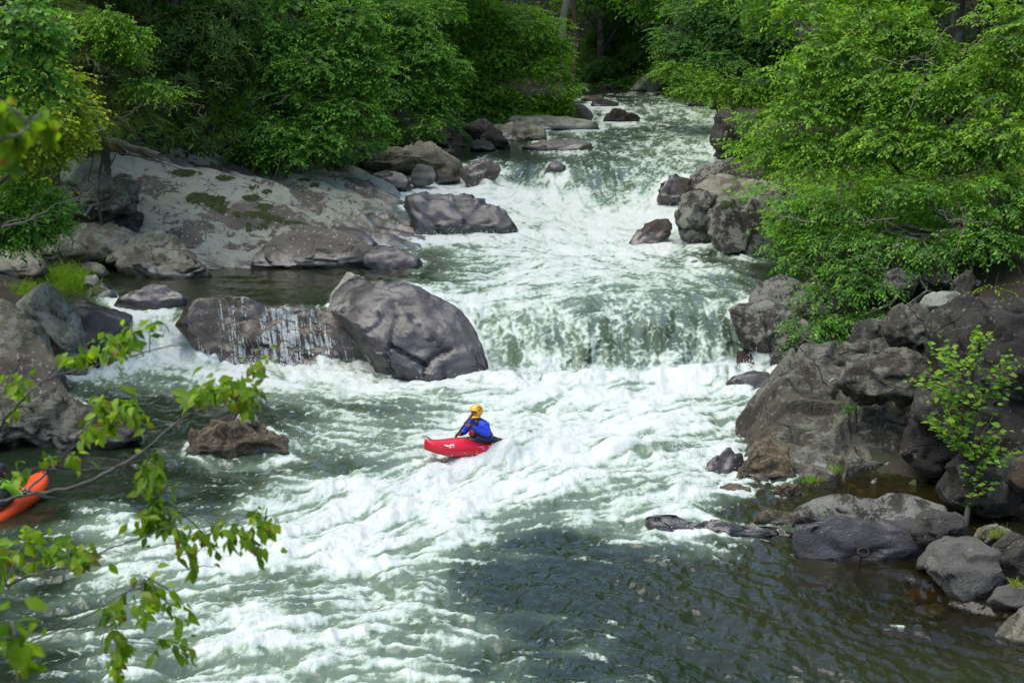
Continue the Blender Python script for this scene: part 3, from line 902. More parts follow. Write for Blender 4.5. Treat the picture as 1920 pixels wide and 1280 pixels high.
B_("boulder", "pale rock with dark underside, upper of the two leaning at the falls' right end", 'bold', [(1398, 580), (1406, 556), (1422, 532), (1462, 526), (1520, 540), (1575, 560), (1570, 590), (1500, 600), (1430, 588)], 35, .6, 5, wy=584, z=1.35, wet=.1, cat="boulder")
B_("boulder", "smooth pale wedge-shaped boulder with a dark face at the falls' right end", 'bold', [(1370, 588), (1388, 569), (1430, 572), (1480, 588), (1525, 625), (1545, 690), (1500, 712), (1452, 700), (1436, 668), (1400, 640), (1384, 612)], 34, .7, 5, wy=694, wet=.18, cat="boulder", push=.25, cracks=[[(1424, 590), (1438, 620), (1444, 660)]])
B_("rock", "dark wet rounded rock at the foot of the pale wedge-shaped boulder", 'wet', [(1358, 724), (1380, 704), (1412, 692), (1440, 696), (1462, 716), (1456, 738), (1400, 742)], 38, .35, 4, wy=728, wet=1.2)
B_("rock", "small tan stone in the rapids beside the right cliff", 'crust', [(1396, 790), (1399, 776), (1414, 770), (1428, 778), (1424, 792)], 30, .15, 3, wy=788, wet=.1)
# ---------------- right bank cliff
cg = dict(cat="cliff rock")
B_("cliff_rock", "grey crumbly rock at the waterline under the pale wedge-shaped boulder", 'cliff', [(1462, 740), (1470, 702), (1500, 688), (1545, 682), (1596, 706), (1590, 760), (1540, 790), (1490, 790)], 38, .6, 4, wy=782, z=.5, wet=.2, **cg)
B_("cliff_rock", "knobbly grey top block of the right cliff below the hanging leaves", 'cliff', [(1578, 716), (1590, 682), (1624, 664), (1690, 672), (1745, 690), (1760, 722), (1700, 748), (1620, 748)], 40, .6, 5, wy=742, z=1.35, wet=0, **cg)
B_("cliff_rock", "dark angular block right of the patchy lower cliff face", 'dark', [(1688, 838), (1700, 796), (1752, 772), (1792, 800), (1794, 850), (1768, 892), (1728, 880)], 36, .55, 4, wy=884, z=.35, wet=.1, **cg)
B_("boulder", "dark overhanging block at the cliff's foot behind the sapling's trunk", 'dark', [(1762, 915), (1774, 880), (1796, 856), (1850, 846), (1910, 868), (1924, 930), (1896, 972), (1830, 966), (1780, 946)], 16, .75, 5, wy=955, z=.15, wet=.15, cat="boulder")
B_("boulder", "great dark slab-sided boulder at the right edge behind the sapling", 'dark', [(1748, 650), (1762, 592), (1800, 566), (1870, 556), (1960, 560), (1980, 720), (1960, 820), (1880, 786), (1800, 736), (1764, 700)], 20, 1.1, 5, wy=790, z=1.2, wet=0, cat="boulder")
B_("cliff_rock", "shadowed ledge under the great dark boulder at the right edge", 'dark', [(1710, 790), (1724, 726), (1780, 716), (1860, 752), (1950, 790), (1960, 880), (1880, 866), (1790, 840)], 30, .7, 4, wy=866, z=.6, wet=0, **cg)
B_("rock", "brown stone at the right edge above the cliff's dark foot", 'brown', [(1884, 900), (1894, 862), (1920, 842), (1960, 846), (1960, 920), (1910, 922)], 25, .4, 4, z=.7, wy=915, wet=0)
B_("boulder", "tan-topped lichen rock just left of the great dark boulder", 'cliff', [(1648, 620), (1664, 590), (1702, 580), (1742, 600), (1756, 640), (1716, 654), (1668, 640)], 36, .55, 4, z=1.75, wy=646, wet=0, cat="boulder")
B_("boulder", "rounded green-grey boulder above the great dark boulder in the shade", 'slab', [(1722, 580), (1730, 558), (1762, 546), (1796, 556), (1806, 580), (1764, 594)], 30, .55, 4, z=1.9, wy=586, wet=0, cat="boulder")
B_("rock", "dark upright stone in the shade under the right-hand tree", 'dark', [(1786, 556), (1792, 520), (1818, 510), (1834, 530), (1832, 566), (1806, 572)], 15, .45, 4, z=2.1, wy=565, wet=0)
B_("rock", "flat grey rocks lying along the top of the right cliff", 'cliff', [(1560, 674), (1580, 652), (1625, 644), (1676, 656), (1684, 680), (1640, 692), (1590, 690)], 50, .4, 4, z=1.55, wy=682, wet=0)
B_("rock", "purple-tan rock behind the drooping leaves upstream of the falls", 'tan', [(1512, 510), (1530, 486), (1556, 474), (1596, 490), (1600, 512), (1560, 522)], 35, .55, 4, z=1.6, wy=514, wet=0)
B_("rock", "pale rock showing through the leaves right of the purple-tan rock", 'bold', [(1640, 545), (1652, 518), (1690, 508), (1716, 530), (1712, 556), (1670, 560)], 35, .6, 4, z=1.85, wy=554, wet=0)
B_("rock", "light-faced rock high under the tree left of the dark upright stone", 'bold', [(1720, 530), (1735, 508), (1765, 496), (1786, 512), (1780, 536), (1745, 542)], 35, .5, 4, z=2.1, wy=536, wet=0)
B_("rock", "dark grey stone between the wedge boulder and the cliff top", 'dark', [(1590, 640), (1604, 610), (1640, 602), (1668, 620), (1664, 650), (1620, 656)], 40, .45, 4, z=1.55, wy=650, wet=0)

bedrock("rock_cliff", "broad cracked lichen-grey rock face rising from the brown backwater on the right bank", 'cliff',
        [(1385, 895, 25.5), (1440, 893, 25.6), (1500, 899, 25.5), (1560, 903, 25.4), (1620, 911, 25.3), (1690, 916, 25.3), (1745, 909, 25.5), (1440, 835, 26.3), (1480, 800, 26.8), (1500, 850, 26.2), (1560, 850, 26.3), (1600, 860, 26.3), (1660, 850, 26.5), (1720, 870, 26.2),
         (1510, 760, 27.3), (1560, 748, 27.6), (1600, 790, 27.0), (1650, 790, 27.1), (1700, 810, 26.9), (1760, 800, 27.2), (1780, 840, 26.8), (1470, 700, 28.2), (1530, 690, 28.5), (1600, 720, 28.2), (1640, 725, 28.0), (1700, 720, 28.2), (1750, 740, 28.1), (1620, 670, 28.9), (1690, 680, 29), (1760, 700, 28.9), (1600, 650, 29.6), (1700, 655, 29.8), (1480, 670, 29), (1800, 780, 27.8)],
        [(1360, 908, 25.1), (1450, 908, 25.1), (1560, 920, 25.0), (1690, 930, 24.9), (1775, 918, 25.2), (1805, 860, 26.6), (1835, 770, 28.2), (1790, 690, 29.6), (1700, 640, 30.6), (1600, 636, 30.6), (1480, 655, 29.8), (1450, 700, 28.4), (1440, 770, 27.2), (1395, 850, 26.0)], .038, 500,
        [(1530, 900, 30, 6), (1600, 700, 14, 6), (1700, 905, 40, 5)], lambda x, y: 0 * x + .12, furrow=.05, ang=.5, chunks=46, gw=3.2, wband=.16, fine=1.4, terrace=.30,
        grooves=[[(1592, 806), (1640, 792), (1700, 776), (1760, 772)], [(1592, 806), (1586, 850), (1576, 900)], [(1600, 760), (1592, 806)], [(1480, 800), (1530, 822), (1580, 838)], [(1560, 748), (1612, 745), (1650, 722)], [(1690, 830), (1720, 850), (1750, 900)], [(1600, 872), (1660, 850), (1700, 830)], [(1430, 850), (1470, 900)]])
# ---------------- right shallows
B_("rock", "tan-brown ledge at the waterline left of the cliff's lower face", 'crust', [(1384, 896), (1400, 862), (1425, 836), (1452, 826), (1478, 850), (1496, 905), (1430, 912)], 46, .32, 4, wy=892, wet=.12)
B_("rock", "rusty rock awash in the foam left of the tan-brown ledge", 'brown', [(1318, 886), (1334, 862), (1362, 846), (1392, 854), (1398, 888), (1350, 898)], 50, .22, 4, wy=882, wet=.8)
B_("rock", "yellowish stone, left of the pair in the shallow run below the ledge", 'crust', [(1348, 928), (1354, 912), (1380, 906), (1404, 914), (1408, 926), (1375, 934)], 45, .16, 3, wy=926, wet=.05)
B_("rock", "brownish stone, right of the pair in the shallow run below the ledge", 'crust', [(1446, 930), (1454, 912), (1478, 906), (1502, 918), (1500, 932)], 45, .16, 3, wy=928, wet=.08)
B_("rock", "spotted stone touching the left end of the two-tone boulder", 'crust', [(1412, 980), (1418, 964), (1450, 961), (1486, 966), (1492, 986), (1450, 990)], 40, .16, 3, wy=982, wet=.1)
B_("rock", "long low purple rock awash left of the two-tone boulder", 'band', [(1210, 982), (1228, 972), (1270, 974), (1350, 982), (1440, 990), (1490, 1000), (1470, 1012), (1380, 1006), (1280, 1004), (1230, 996)], 62, .08, 5, wy=1000, wet=.5)
tw = B_("boulder", "two-tone boulder with pale lichen top over a smooth dark face, beside the iron ring", 'wet', [(1484, 1035), (1490, 985), (1560, 972), (1650, 980), (1740, 970), (1772, 1005), (1768, 1050), (1720, 1066), (1580, 1066), (1504, 1058)], 26, .34, 5, wy=1050, wet=1.05, box=.6, cat="boulder", push=.15, rough=.8)
B_("lichen_cap", None, 'bold', [(1486, 990), (1494, 962), (1520, 946), (1565, 938), (1618, 946), (1665, 942), (1720, 942), (1768, 960), (1772, 992), (1730, 1014), (1690, 1012), (1640, 1002), (1580, 994), (1520, 992)], 58, .36, 5, D=float(tw.location[1]) + .35, wy=1002, wet=0, box=.62, parent=tw, seed=77, facets=2)
B_("rock", "dark banded rock leaning on the right end of the two-tone boulder", 'band', [(1708, 1002), (1722, 968), (1748, 953), (1786, 962), (1812, 984), (1806, 1002), (1760, 1022), (1722, 1022)], 32, .35, 4, z=.35, wy=1014, wet=0)
B_("boulder", "big angular slate-grey boulder at the right shore", 'grey', [(1738, 1066), (1752, 1030), (1790, 1010), (1840, 1014), (1866, 1034), (1882, 1085), (1872, 1112), (1806, 1122), (1772, 1112)], 14, .55, 5, wy=1108, wet=.12, cat="boulder", facets=9, box=.55)
B_("boulder", "slate-grey boulder tucked behind the big angular one", 'grey', [(1718, 1064), (1736, 1024), (1770, 1000), (1830, 996), (1856, 1020), (1800, 1070)], 30, .4, 4, z=.1, wy=1062, wet=.1, cat="boulder", push=.15)
B_("rock", "small brown lichen rock behind the slate-grey boulders", 'tan', [(1824, 1014), (1836, 992), (1862, 985), (1890, 996), (1902, 1018), (1860, 1030)], 35, .3, 4, z=.2, wy=1022, wet=0)
B_("boulder", "dark grey boulder at the right edge next to the angular slate one", 'band', [(1864, 1060), (1874, 1022), (1898, 1004), (1950, 1010), (1965, 1070), (1930, 1094), (1880, 1090)], 20, .5, 4, z=.05, wy=1084, wet=.12, cat="boulder")
B_("rock", "low grey rock at the right edge below the dark grey boulder", 'grey', [(1850, 1130), (1866, 1106), (1892, 1096), (1950, 1120), (1950, 1148), (1890, 1150)], 45, .3, 4, wy=1142, wet=.15)
B_("rock", "cream and tan rock in the lower right corner of the shore", 'tan', [(1858, 1206), (1880, 1170), (1905, 1148), (1960, 1120), (1980, 1200), (1920, 1214)], 40, .35, 4, wy=1198, wet=.1)
for (px, py, rx, m, lab) in ((1725, 1118, 42, 'amber', "rust-orange stone under the clear shallow water by the angular slate boulder"), (1830, 1124, 36, 'amber', "amber stone under the shallow water at the right shore"), (1745, 1148, 30, 'tan', "olive stone under the water below the rust-orange stone")):
    B_("submerged_stone", lab, m, [(px - rx, py), (px - rx * .5, py - 12), (px + rx * .4, py - 13), (px + rx, py - 2), (px + rx * .5, py + 12), (px - rx * .4, py + 12)], 66, .13, 3, z=-.34, wy=py + 8, wet=0, cat="stone")
# ------------------------------------------------------------------ the river's surface
gx = np.concatenate([np.arange(-1500, -30, 70), np.arange(-30, 1952, 2.5), np.arange(1960, 3200, 70)])
gy = np.concatenate([np.arange(150, 700, 2.1), np.arange(700, 1300, 2.5), np.arange(1300, 1700, 12)])
PX, PY = np.meshgrid(gx, gy)
WZ = water_z(PX, PY)
for _ in range(2):      # round the lips a little
    WZ[1:-1] = (WZ[:-2] + 2 * WZ[1:-1] + WZ[2:]) / 4
PW = at_z(PX, PY, WZ)
# a fall may stand upright but never hang over: keep distance growing upstream
Y = PW[..., 1]
Ym = np.maximum.accumulate(Y[::-1], 0)[::-1]
PW = at_d(PX, PY, Ym)
X, Y, Z = PW[..., 0], PW[..., 1], PW[..., 2]
F = foam_at(PX, PY)
wx, wy = noise2(X * .5, Y * .35, 31) * 60, noise2(X * .5, Y * .35, 32) * 26
F = F * .35 + foam_at(PX + wx, PY + wy) * .65
for ol in WET_OUTLINES:        # water breaks white where it meets rock, more so where it is already rough
    xs, ys = np.array([p[0] for p in ol]), np.array([p[1] for p in ol])
    c0, c1 = np.searchsorted(gx, [xs.min() - 40, xs.max() + 40])
    r0, r1 = np.searchsorted(gy, [ys.min() - 25, ys.max() + 40])
    if c1 <= c0 or r1 <= r0:
        continue
    sl = (slice(r0, r1), slice(c0, c1))
    d = seg_dist(PX[sl], PY[sl] * 1.0, ol + [ol[0]])
    near = np.exp(-(d / (7 + 5 * noise2(X[sl] * 2, Y[sl] * 2, 77))) ** 2)
    F[sl] = np.maximum(F[sl], F[sl] + near * np.clip(F[sl] * .8, .8, 3.5))
F = np.clip(F, 0, 9.3)
fdx, fdy = flow_dir(PX, PY)


def lic(tex, steps, step):
    """smear a texture along the current"""
    nr, nc = tex.shape
    acc = tex.copy()
    rr0, cc0 = np.meshgrid(np.arange(nr, dtype=float), np.arange(nc, dtype=float), indexing='ij')
    wt = 1.0
    for sgn in (1, -1):
        rr, cc = rr0.copy(), cc0.copy()
        for k in range(steps):
            ri = np.clip(np.rint(rr), 0, nr - 1).astype(int)
            ci = np.clip(np.rint(cc), 0, nc - 1).astype(int)
            rr += sgn * fdy[ri, ci] * step
            cc += sgn * fdx[ri, ci] * step
            ri = np.clip(np.rint(rr), 0, nr - 1).astype(int)
            ci = np.clip(np.rint(cc), 0, nc - 1).astype(int)
            acc += tex[ri, ci]
    acc /= (2 * steps + 1)
    return (acc - acc.mean()) / (acc.std() + 1e-9)


STEP = np.clip((PY - 120) / 600, .25, 1.3)
nz_f = noise2(X * 7, Y * 4.0, 41) + .6 * noise2(X * 15, Y * 9, 42)
nz_m = noise2(X * 1.9, Y * 1.1, 43) + .7 * noise2(X * 4.2, Y * 2.6, 44)
L_f = lic(nz_f, 10, STEP)
L_m = lic(nz_m, 14, STEP * 1.2)
wob = noise2(X * .8, Y * .6, 45)
turb = 1 - np.abs(noise2(X * 1.6 + wob, Y * 1.1 + wob, 46)) * 2.2
turb2 = 1 - np.abs(noise2(X * 4.6 + L_m * .15, Y * 3.4, 47)) * 2.2
fine = noise2(X * 11, Y * 8, 48) + .7 * noise2(X * 23, Y * 17, 49)
F9 = np.clip(F / 9 + .22 * (F / 9 - .48) * sstep(.0, .25, F / 9), 0, 1.02)
fl_ = np.clip(np.abs(np.gradient(WZ, axis=0) / np.gradient(PY, axis=0)) * 180, 0, 1)
fallz = noise2(X * 1.5 + .8 * noise2(X * .9, Z * 1.3, 81), Z * 2.2 + Y * .4, 82) + .8 * (1 - 2 * np.abs(noise2(X * 4.5 + noise2(X, Z * 2, 85), Z * 5.0 + Y, 83))) + .7 * noise2(X * 12, Z * 10 + Y * 2, 84)
raw = F9 * .93 + (.10 * L_m + .12 * L_f) * (1 - .92 * fl_) + .09 * turb * (1 - .5 * fl_) + (.09 - .03 * fl_) * turb2 + .09 * fine + .24 * fallz * fl_ - .04
foam = sstep(.34, 1.10, raw)
lace = sstep(.55, 1.0, turb2 * .8 + .22 * L_f + .2 * fine) * sstep(.10, .45, F9) * .5      # thin lacy strands on the dark water
foam = np.maximum(foam, lace)
foam *= 1 - .45 * sstep(.0, 1.0, -.45 * L_m - .55 * L_f - .3 * turb + .25 * fine)
aer = sstep(.20, .74, F9 + .06 * L_m + .05 * noise2(X * .7, Y * .5, 50))
rapid = sstep(.05, .6, F9)
fallm = np.clip(np.abs(np.gradient(WZ, axis=0) / np.gradient(PY, axis=0)) * 180, 0, 1.6)
patch = .18 + .95 * sstep(-.25, .45, noise2(X * .42 + .3 * L_m * .1, Y * .30, 56) + .3 * noise2(X * 1.1, Y * .8, 63))
H = (.09 * noise2(X * .55 + wob * .4, Y * .42, 51) * (.25 + 1.1 * rapid)
     + .034 * turb * rapid * 1.1
     + .036 * noise2(X * 1.7, Y * 1.3, 52) * (.5 + rapid)
     + L_m * (.022 * patch * (1 - rapid) + .020 * rapid * (1 - .8 * fl_))
     + patch * (.034 * (1 - rapid) * noise2(X * 2.2 + .5 * noise2(X * .8, Y * .8, 59), Y * 1.9 + .5 * noise2(X * .8, Y * .8, 60), 57) + .015 * (1 - .6 * rapid) * noise2(X * 7 + L_f * .06, Y * 5.2, 58))
     + .016 * turb2 * foam
     + .016 * noise2(X * 5, Y * 4.2, 53) * (.9 + rapid)
     + L_f * (.012 * patch * (1 - rapid) + .008 * rapid * (1 - fl_))
     + .007 * fine * (.6 + foam))
H += .10 * np.exp(-((F9 - 1) / .32) ** 2) * (.4 + .6 * noise2(X * .9, Y * .7, 54))
calm = np.clip(np.exp(-(((PX - 420) / 300) ** 2 + ((PY - 520) / 40) ** 2)) + np.exp(-(((PX - 1680) / 190) ** 2 + ((PY - 930) / 45) ** 2)) + .6 * np.exp(-(((PX - 60) / 170) ** 2 + ((PY - 880) / 60) ** 2)), 0, 1)
H *= (1 - .58 * calm)
H *= np.clip(1 - .45 * fallm, .3, 1)
# heaps of water thrown up round the red kayak and below the falls
kay = at_z(905, 846, water_z(905, 846))
H += .34 * np.exp(-(((X - kay[0] - .40) / .36) ** 2 + ((Y - kay[1] + .36) / .27) ** 2))
H += .26 * np.exp(-(((X - kay[0] - .95) / .55) ** 2 + ((Y - kay[1] - .25) / .6) ** 2))
H -= .10 * np.exp(-(((X - kay[0] + .9) / .45) ** 2 + ((Y - kay[1] + .1) / .35) ** 2))
for (a, b, h, sx) in ((1040, 716, .22, 2.2), (1280, 706, .25, 1.6), (380, 690, .12, 1.5), (620, 700, .10, 1.3), (960, 362, .3, 1.8), (1180, 395, .25, 1.6), (1150, 845, .2, 1.5), (1100, 900, .16, 1.5), (720, 945, .2, 1.2), (1250, 925, .15, 1.0)):
    q = at_z(a, b, water_z(a, b))
    H += h * np.exp(-((X - q[0]) / sx) ** 2 - ((Y - q[1]) / .5) ** 2) * (.75 + .5 * noise2(X * 1.2, Y * 1.5, 55))
q = at_z(1040, 318, water_z(1040, 312))
H += .28 * np.exp(-((X - q[0]) / .8) ** 2 - ((Y - q[1]) / .9) ** 2)
PWd = PW.copy()
nrm = np.array([0, -.75, .66])
PWd[..., 2] += H * (1 - .34 * np.clip(fallm, 0, 1))
PWd[..., 1] -= H * .9 * np.clip(fallm, 0, 1)
PWd[..., 1] -= fl_ * (.22 * noise2(X * .8, Z * 1.0, 86) + .12 * noise2(X * 2.2, Z * 2.0, 87) + .05 * fallz)
# water over shallow brown rock: clear and tannin-stained
shal = np.clip(1.15 * np.exp(-(((PX - 1830) / 480) ** 2 + ((PY - 1110) / 170) ** 2)) + np.exp(-(((PX - 1640) / 240) ** 2 + ((PY - 925) / 50) ** 2))
               + .8 * np.exp(-(((PX - 520) / 160) ** 2 + ((PY - 620) / 50) ** 2)) + .6 * np.exp(-(((PX - 430) / 300) ** 2 + ((PY - 520) / 35) ** 2))
               + .5 * np.exp(-(((PX - 860) / 90) ** 2 + ((PY - 410) / 34) ** 2)) + .6 * np.exp(-(((PX - 1400) / 120) ** 2 + ((PY - 860) / 60) ** 2)), 0, 1)
# places where crests tear into drops
_cr = (F9 > .62) & (PX > -20) & (PX < 1940) & (PY > 300) & (PY < 1290)
_pr = np.where(_cr, np.clip(H - .02 + .06 * turb, 0, .4) * np.clip(F9 - .55, 0, 1) * (Y / 30) ** 2, 0)
_pr = (_pr / _pr.sum()).ravel()
CREST = PWd.reshape(-1, 3)[np.random.default_rng(12).choice(_pr.size, 11000, p=_pr)]
nr, nc = PX.shape
idx = np.arange(nr * nc).reshape(nr, nc)
quads = np.stack([idx[1:, :-1], idx[1:, 1:], idx[:-1, 1:], idx[:-1, :-1]], -1).reshape(-1, 4)
inside = (PX > edge(EDGE_L, PY) - 90) & (PX < edge(EDGE_R, PY) + 90)
keep = inside.ravel()[quads].all(1)
quads = quads[keep]
used = np.unique(quads)
remap = np.full(nr * nc, -1)
remap[used] = np.arange(len(used))
wm = mesh_np("river_water", PWd.reshape(-1, 3)[used], remap[quads])
for nm, ar in (("foam", foam), ("aer", aer), ("shal", shal), ("fall", np.clip(fallm, 0, 1)), ("calm", calm)):
    fattr(wm, nm, ar.ravel()[used])

k = NT("river_water")
pos = k.pos()
fo, ae, sh, fa = k.attr("foam"), k.attr("aer"), k.attr("shal"), k.attr("fall")
n1 = k.noise(pos, 9, 6, .65)
n2 = k.noise(pos, 34, 5, .6)
n3 = k.noise(k.scaled(pos, (1, .75, .35)), 6.5, 3, .55, 1.2)
fo2 = k.math('ADD', fo, k.math('MULTIPLY', k.math('SUBTRACT', n2, .5), k.math('MULTIPLY', k.ramp(fo, 0, .5), .7)))
fo2 = k.math('ADD', fo2, k.math('MULTIPLY', k.math('SUBTRACT', n1, .5), k.math('MULTIPLY', k.ramp(fo, 0, .3), .75)))
fo2 = k.ramp(fo2, .04, 1.02)
deep = k.mix(sh, C4((.014, .024, .013)), C4((.034, .030, .010)))
green = k.mix(n1, C4((.10, .15, .10)), C4((.20, .265, .185)))
body = k.mix(k.math('MULTIPLY', ae, k.math('SUBTRACT', 1.0, k.math('MULTIPLY', sh, .6))), deep, green)
mid = k.mix(k.noise(pos, 1.3, 5, .6), C4((.36, .46, .36)), C4((.52, .60, .52)))
col = k.mix(k.ramp(fo2, .5, 1.06), k.mix(k.ramp(fo2, 0, .55), body, mid), C4((.61, .65, .62)))
rough = k.math('ADD', k.math('ADD', k.math('MULTIPLY', fo2, .5), .03), k.math('MULTIPLY', fa, .22))
p = k.n("BsdfPrincipled")
bmp = k.bump(k.math('ADD', k.math('MULTIPLY', n3, .55), k.math('MULTIPLY', n2, k.math('ADD', k.math('MULTIPLY', fo2, .35), .02))), .55, .05)
k.set(p, Base__Color=col, Roughness=rough, IOR=1.4, Normal=bmp)
tr = k.n("BsdfTransparent")
k.set(tr, Color=C4((.50, .42, .22)))
gl = k.n("BsdfGlossy")
k.set(gl, Color=C4((1, 1, 1)), Roughness=.03, Normal=bmp)
fr = k.n("Fresnel")
k.set(fr, IOR=1.4, Normal=bmp)
m1 = k.n("MixShader")
k.set(m1, _0=fr.outputs[0], _1=tr.outputs[0], _2=gl.outputs[0])
clear = k.math('MULTIPLY', k.ramp(k.math('SUBTRACT', sh, fa), .25, .95), k.math('SUBTRACT', 1.0, k.ramp(fo2, .02, .5)))
m2 = k.n("MixShader")
k.set(m2, _0=k.math('MULTIPLY', clear, .72), _1=p.outputs[0], _2=m1.outputs[0])
M_WATER = k.surf(m2.outputs[0])
water = link("river_water", wm, M_WATER)
tag(water, "white and green rushing river water", None, None, "structure")


# thin water sliding over the ledges: stringy sheets lying a little proud of the rock
def veil(rock, x0, x1, z0, z1, seed, dens, step=.022, slope=0.0, vfreq=1.1):
    from mathutils.bvhtree import BVHTree
    me_ = rock.data
    org = rock.location
    bv = BVHTree.FromPolygons([q.co + org for q in me_.vertices], [tuple(p_.vertices) for p_ in me_.polygons])
    xs, zs = np.arange(x0, x1, step), np.arange(z0, z1, step)
    G = np.full((len(zs), len(xs), 3), np.nan)
    NZ = np.zeros((len(zs), len(xs)))
    y0 = org.y - 6
    for i, z_ in enumerate(zs):
        for j, x_ in enumerate(xs):
            hit = bv.ray_cast(Vector((x_, y0, z_)), Vector((0, 1, 0)))
            if hit[0] is not None:
                G[i, j] = hit[0] + Vector((0, -.022, 0)) + hit[1] * .012
                NZ[i, j] = hit[1].z
    xx, zz_ = np.meshgrid(xs, zs)
    sx = xx + slope * zz_
    m = .7 * noise2(sx * 3 + .5 * noise2(sx * 2, zz_ * 2, seed), zz_ * vfreq * .6, seed + 1) + .7 * noise2(sx * 12, zz_ * vfreq * 1.6, seed + 2) + .9 * noise2(sx * 38, zz_ * 3.2, seed + 3) + .5 * noise2(sx * .9, zz_ * .3, seed + 4)
    m = m + dens + .55 * (1 - (zz_ - z0) / (z1 - z0))
    m -= 1.2 * sstep(.55, .85, np.abs(NZ))
    G[..., 1] -= np.clip(m, 0, 1) * .02
    ny_, nx_ = xx.shape
    ii = np.arange(ny_ * nx_).reshape(ny_, nx_)
    q_ = np.stack([ii[:-1, :-1], ii[:-1, 1:], ii[1:, 1:], ii[1:, :-1]], -1).reshape(-1, 4)
    ok = (~np.isnan(G[..., 0]) & (m > 0)).ravel()
    q_ = q_[ok[q_].all(1)]
    yy = G[..., 1].ravel()
    q_ = q_[np.ptp(yy[q_], axis=1) < .12]
    us_ = np.unique(q_)
    rm_ = np.full(ny_ * nx_, -1)
    rm_[us_] = np.arange(len(us_))
    vm = mesh_np("waterfall", G.reshape(-1, 3)[us_], rm_[q_])
    fattr(vm, "foam", np.clip(.08 + m * .75, 0, 1.0).ravel()[us_])
    o = link("waterfall", vm, M_VEIL)
    tag(o, "thin white water strands sliding over rock", None, None, "structure")


k = NT("water_veil")
pos = k.pos()
n1 = k.noise(k.scaled(pos, (1, 1, .5)), 30, 5, .65)
f_ = k.ramp(k.math('ADD', k.attr("foam"), k.math('MULTIPLY', k.math('SUBTRACT', n1, .5), 1.2)), .05, 1.0)
p = k.n("BsdfPrincipled")
k.set(p, Base__Color=k.mix(f_, C4((.16, .18, .16)), C4((.52, .56, .54))), Roughness=.3, Normal=k.bump(n1, .4, .03))
tr = k.n("BsdfTransparent")
k.set(tr, Color=C4((.85, .85, .8)))
m2 = k.n("MixShader")
k.set(m2, _0=k.ramp(f_, .1, 1.0, .05, .75), _1=tr.outputs[0], _2=p.outputs[0])
M_VEIL = k.surf(m2.outputs[0])
for rk, pa, pb, dn, sl, vf, sd in ((LEDGE_A, (370, 692), (735, 560), .12, .2, .8, 300),):
    D_ = rk.location.y
    A_, B2 = at_d(pa[0], pa[1], D_), at_d(pb[0], pb[1], D_)
    veil(rk, A_[0], B2[0], A_[2] - .1, B2[2] + .25, sd, dn, .015, sl, vf)
# ------------------------------------------------------------------ foliage
def leaf_mat(name, transl=.35, gloss=.35, rough=.45):
    k = NT(name)
    c = k.attr("tint", "Color")
    n = k.noise(k.pos(), 1.1, 2)
    c2 = k.mix(1.0, c, k.mix(n, C4((.8, .82, .8)), C4((1.2, 1.15, 1.1))), 'MULTIPLY')
    p = k.n("BsdfPrincipled")
    k.set(p, Base__Color=c2, Roughness=rough)
    k.set(p, _13=gloss) if False else p.inputs["Specular IOR Level"].__setattr__("default_value", gloss)
    tr = k.n("BsdfTranslucent")
    k.set(tr, Color=k.mix(1.0, c2, C4((1.5, 1.55, .7)), 'MULTIPLY'))
    m = k.n("MixShader")
    k.set(m, _0=transl, _1=p.outputs[0], _2=tr.outputs[0])
    return k.surf(m.outputs[0])


M_LEAF = leaf_mat("broad_leaf", .48, .3, .45)
M_RHODO = leaf_mat("leathery_leaf", .16, .14, .5)
M_NEEDLE = leaf_mat("needle_leaf", .25, .2, .6)
k = NT("bark")
pos = k.pos()
n = k.noise(k.scaled(pos, (6, 6, 1.2)), 3, 6, .65)
p = k.n("BsdfPrincipled")
k.set(p, Base__Color=k.mix(k.ramp(k.noise(pos, 2.5, 4), .5, .62), k.mix(n, C4((.035, .028, .022)), C4((.11, .095, .078))), C4((.16, .165, .14))), Roughness=.85, Normal=k.bump(n, .8, .05))
M_BARK = k.surf(p.outputs[0])
M_TWIG = plain("pale_twig", (.19, .165, .13), .8, vary=.4)


def leaves_np(base, dirv, nrm, L, W, fold=.18, lobes=False):
    """diamond leaves folded along the midrib (two triangles' worth each side): base point, direction, normal, length, width"""
    side = np.cross(dirv, nrm)
    side /= np.linalg.norm(side, axis=1)[:, None] + 1e-9
    nrm = np.cross(side, dirv)
    m = base + dirv * (L * .45)[:, None]
    up = nrm * (W * fold)[:, None]
    v0 = base
    v1 = m - side * (W * .5)[:, None] + up
    tip = base + dirv * L[:, None] - nrm * (L * .10)[:, None]
    v3 = m + side * (W * .5)[:, None] + up
    v = np.stack([v0, v1, tip, v3], 1).reshape(-1, 3)
    i = np.arange(len(base))[:, None] * 4
    f = np.concatenate([i + [0, 1, 2], i + [0, 2, 3]], 1).reshape(-1, 3)
    return v, f


def unit(v):
    return v / (np.linalg.norm(v, axis=-1, keepdims=True) + 1e-9)


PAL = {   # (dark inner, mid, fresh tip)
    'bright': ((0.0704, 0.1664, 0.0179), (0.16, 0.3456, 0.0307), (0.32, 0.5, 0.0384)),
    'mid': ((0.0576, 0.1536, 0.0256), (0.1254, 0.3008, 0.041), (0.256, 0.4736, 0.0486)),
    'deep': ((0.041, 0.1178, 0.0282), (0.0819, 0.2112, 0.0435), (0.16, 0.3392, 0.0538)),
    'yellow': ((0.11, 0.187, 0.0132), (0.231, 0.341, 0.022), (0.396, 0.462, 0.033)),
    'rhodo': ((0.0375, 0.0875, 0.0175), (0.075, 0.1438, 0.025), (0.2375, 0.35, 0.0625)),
    'hemlock': ((0.096, 0.156, 0.036), (0.156, 0.24, 0.048), (0.24, 0.372, 0.048)),
}


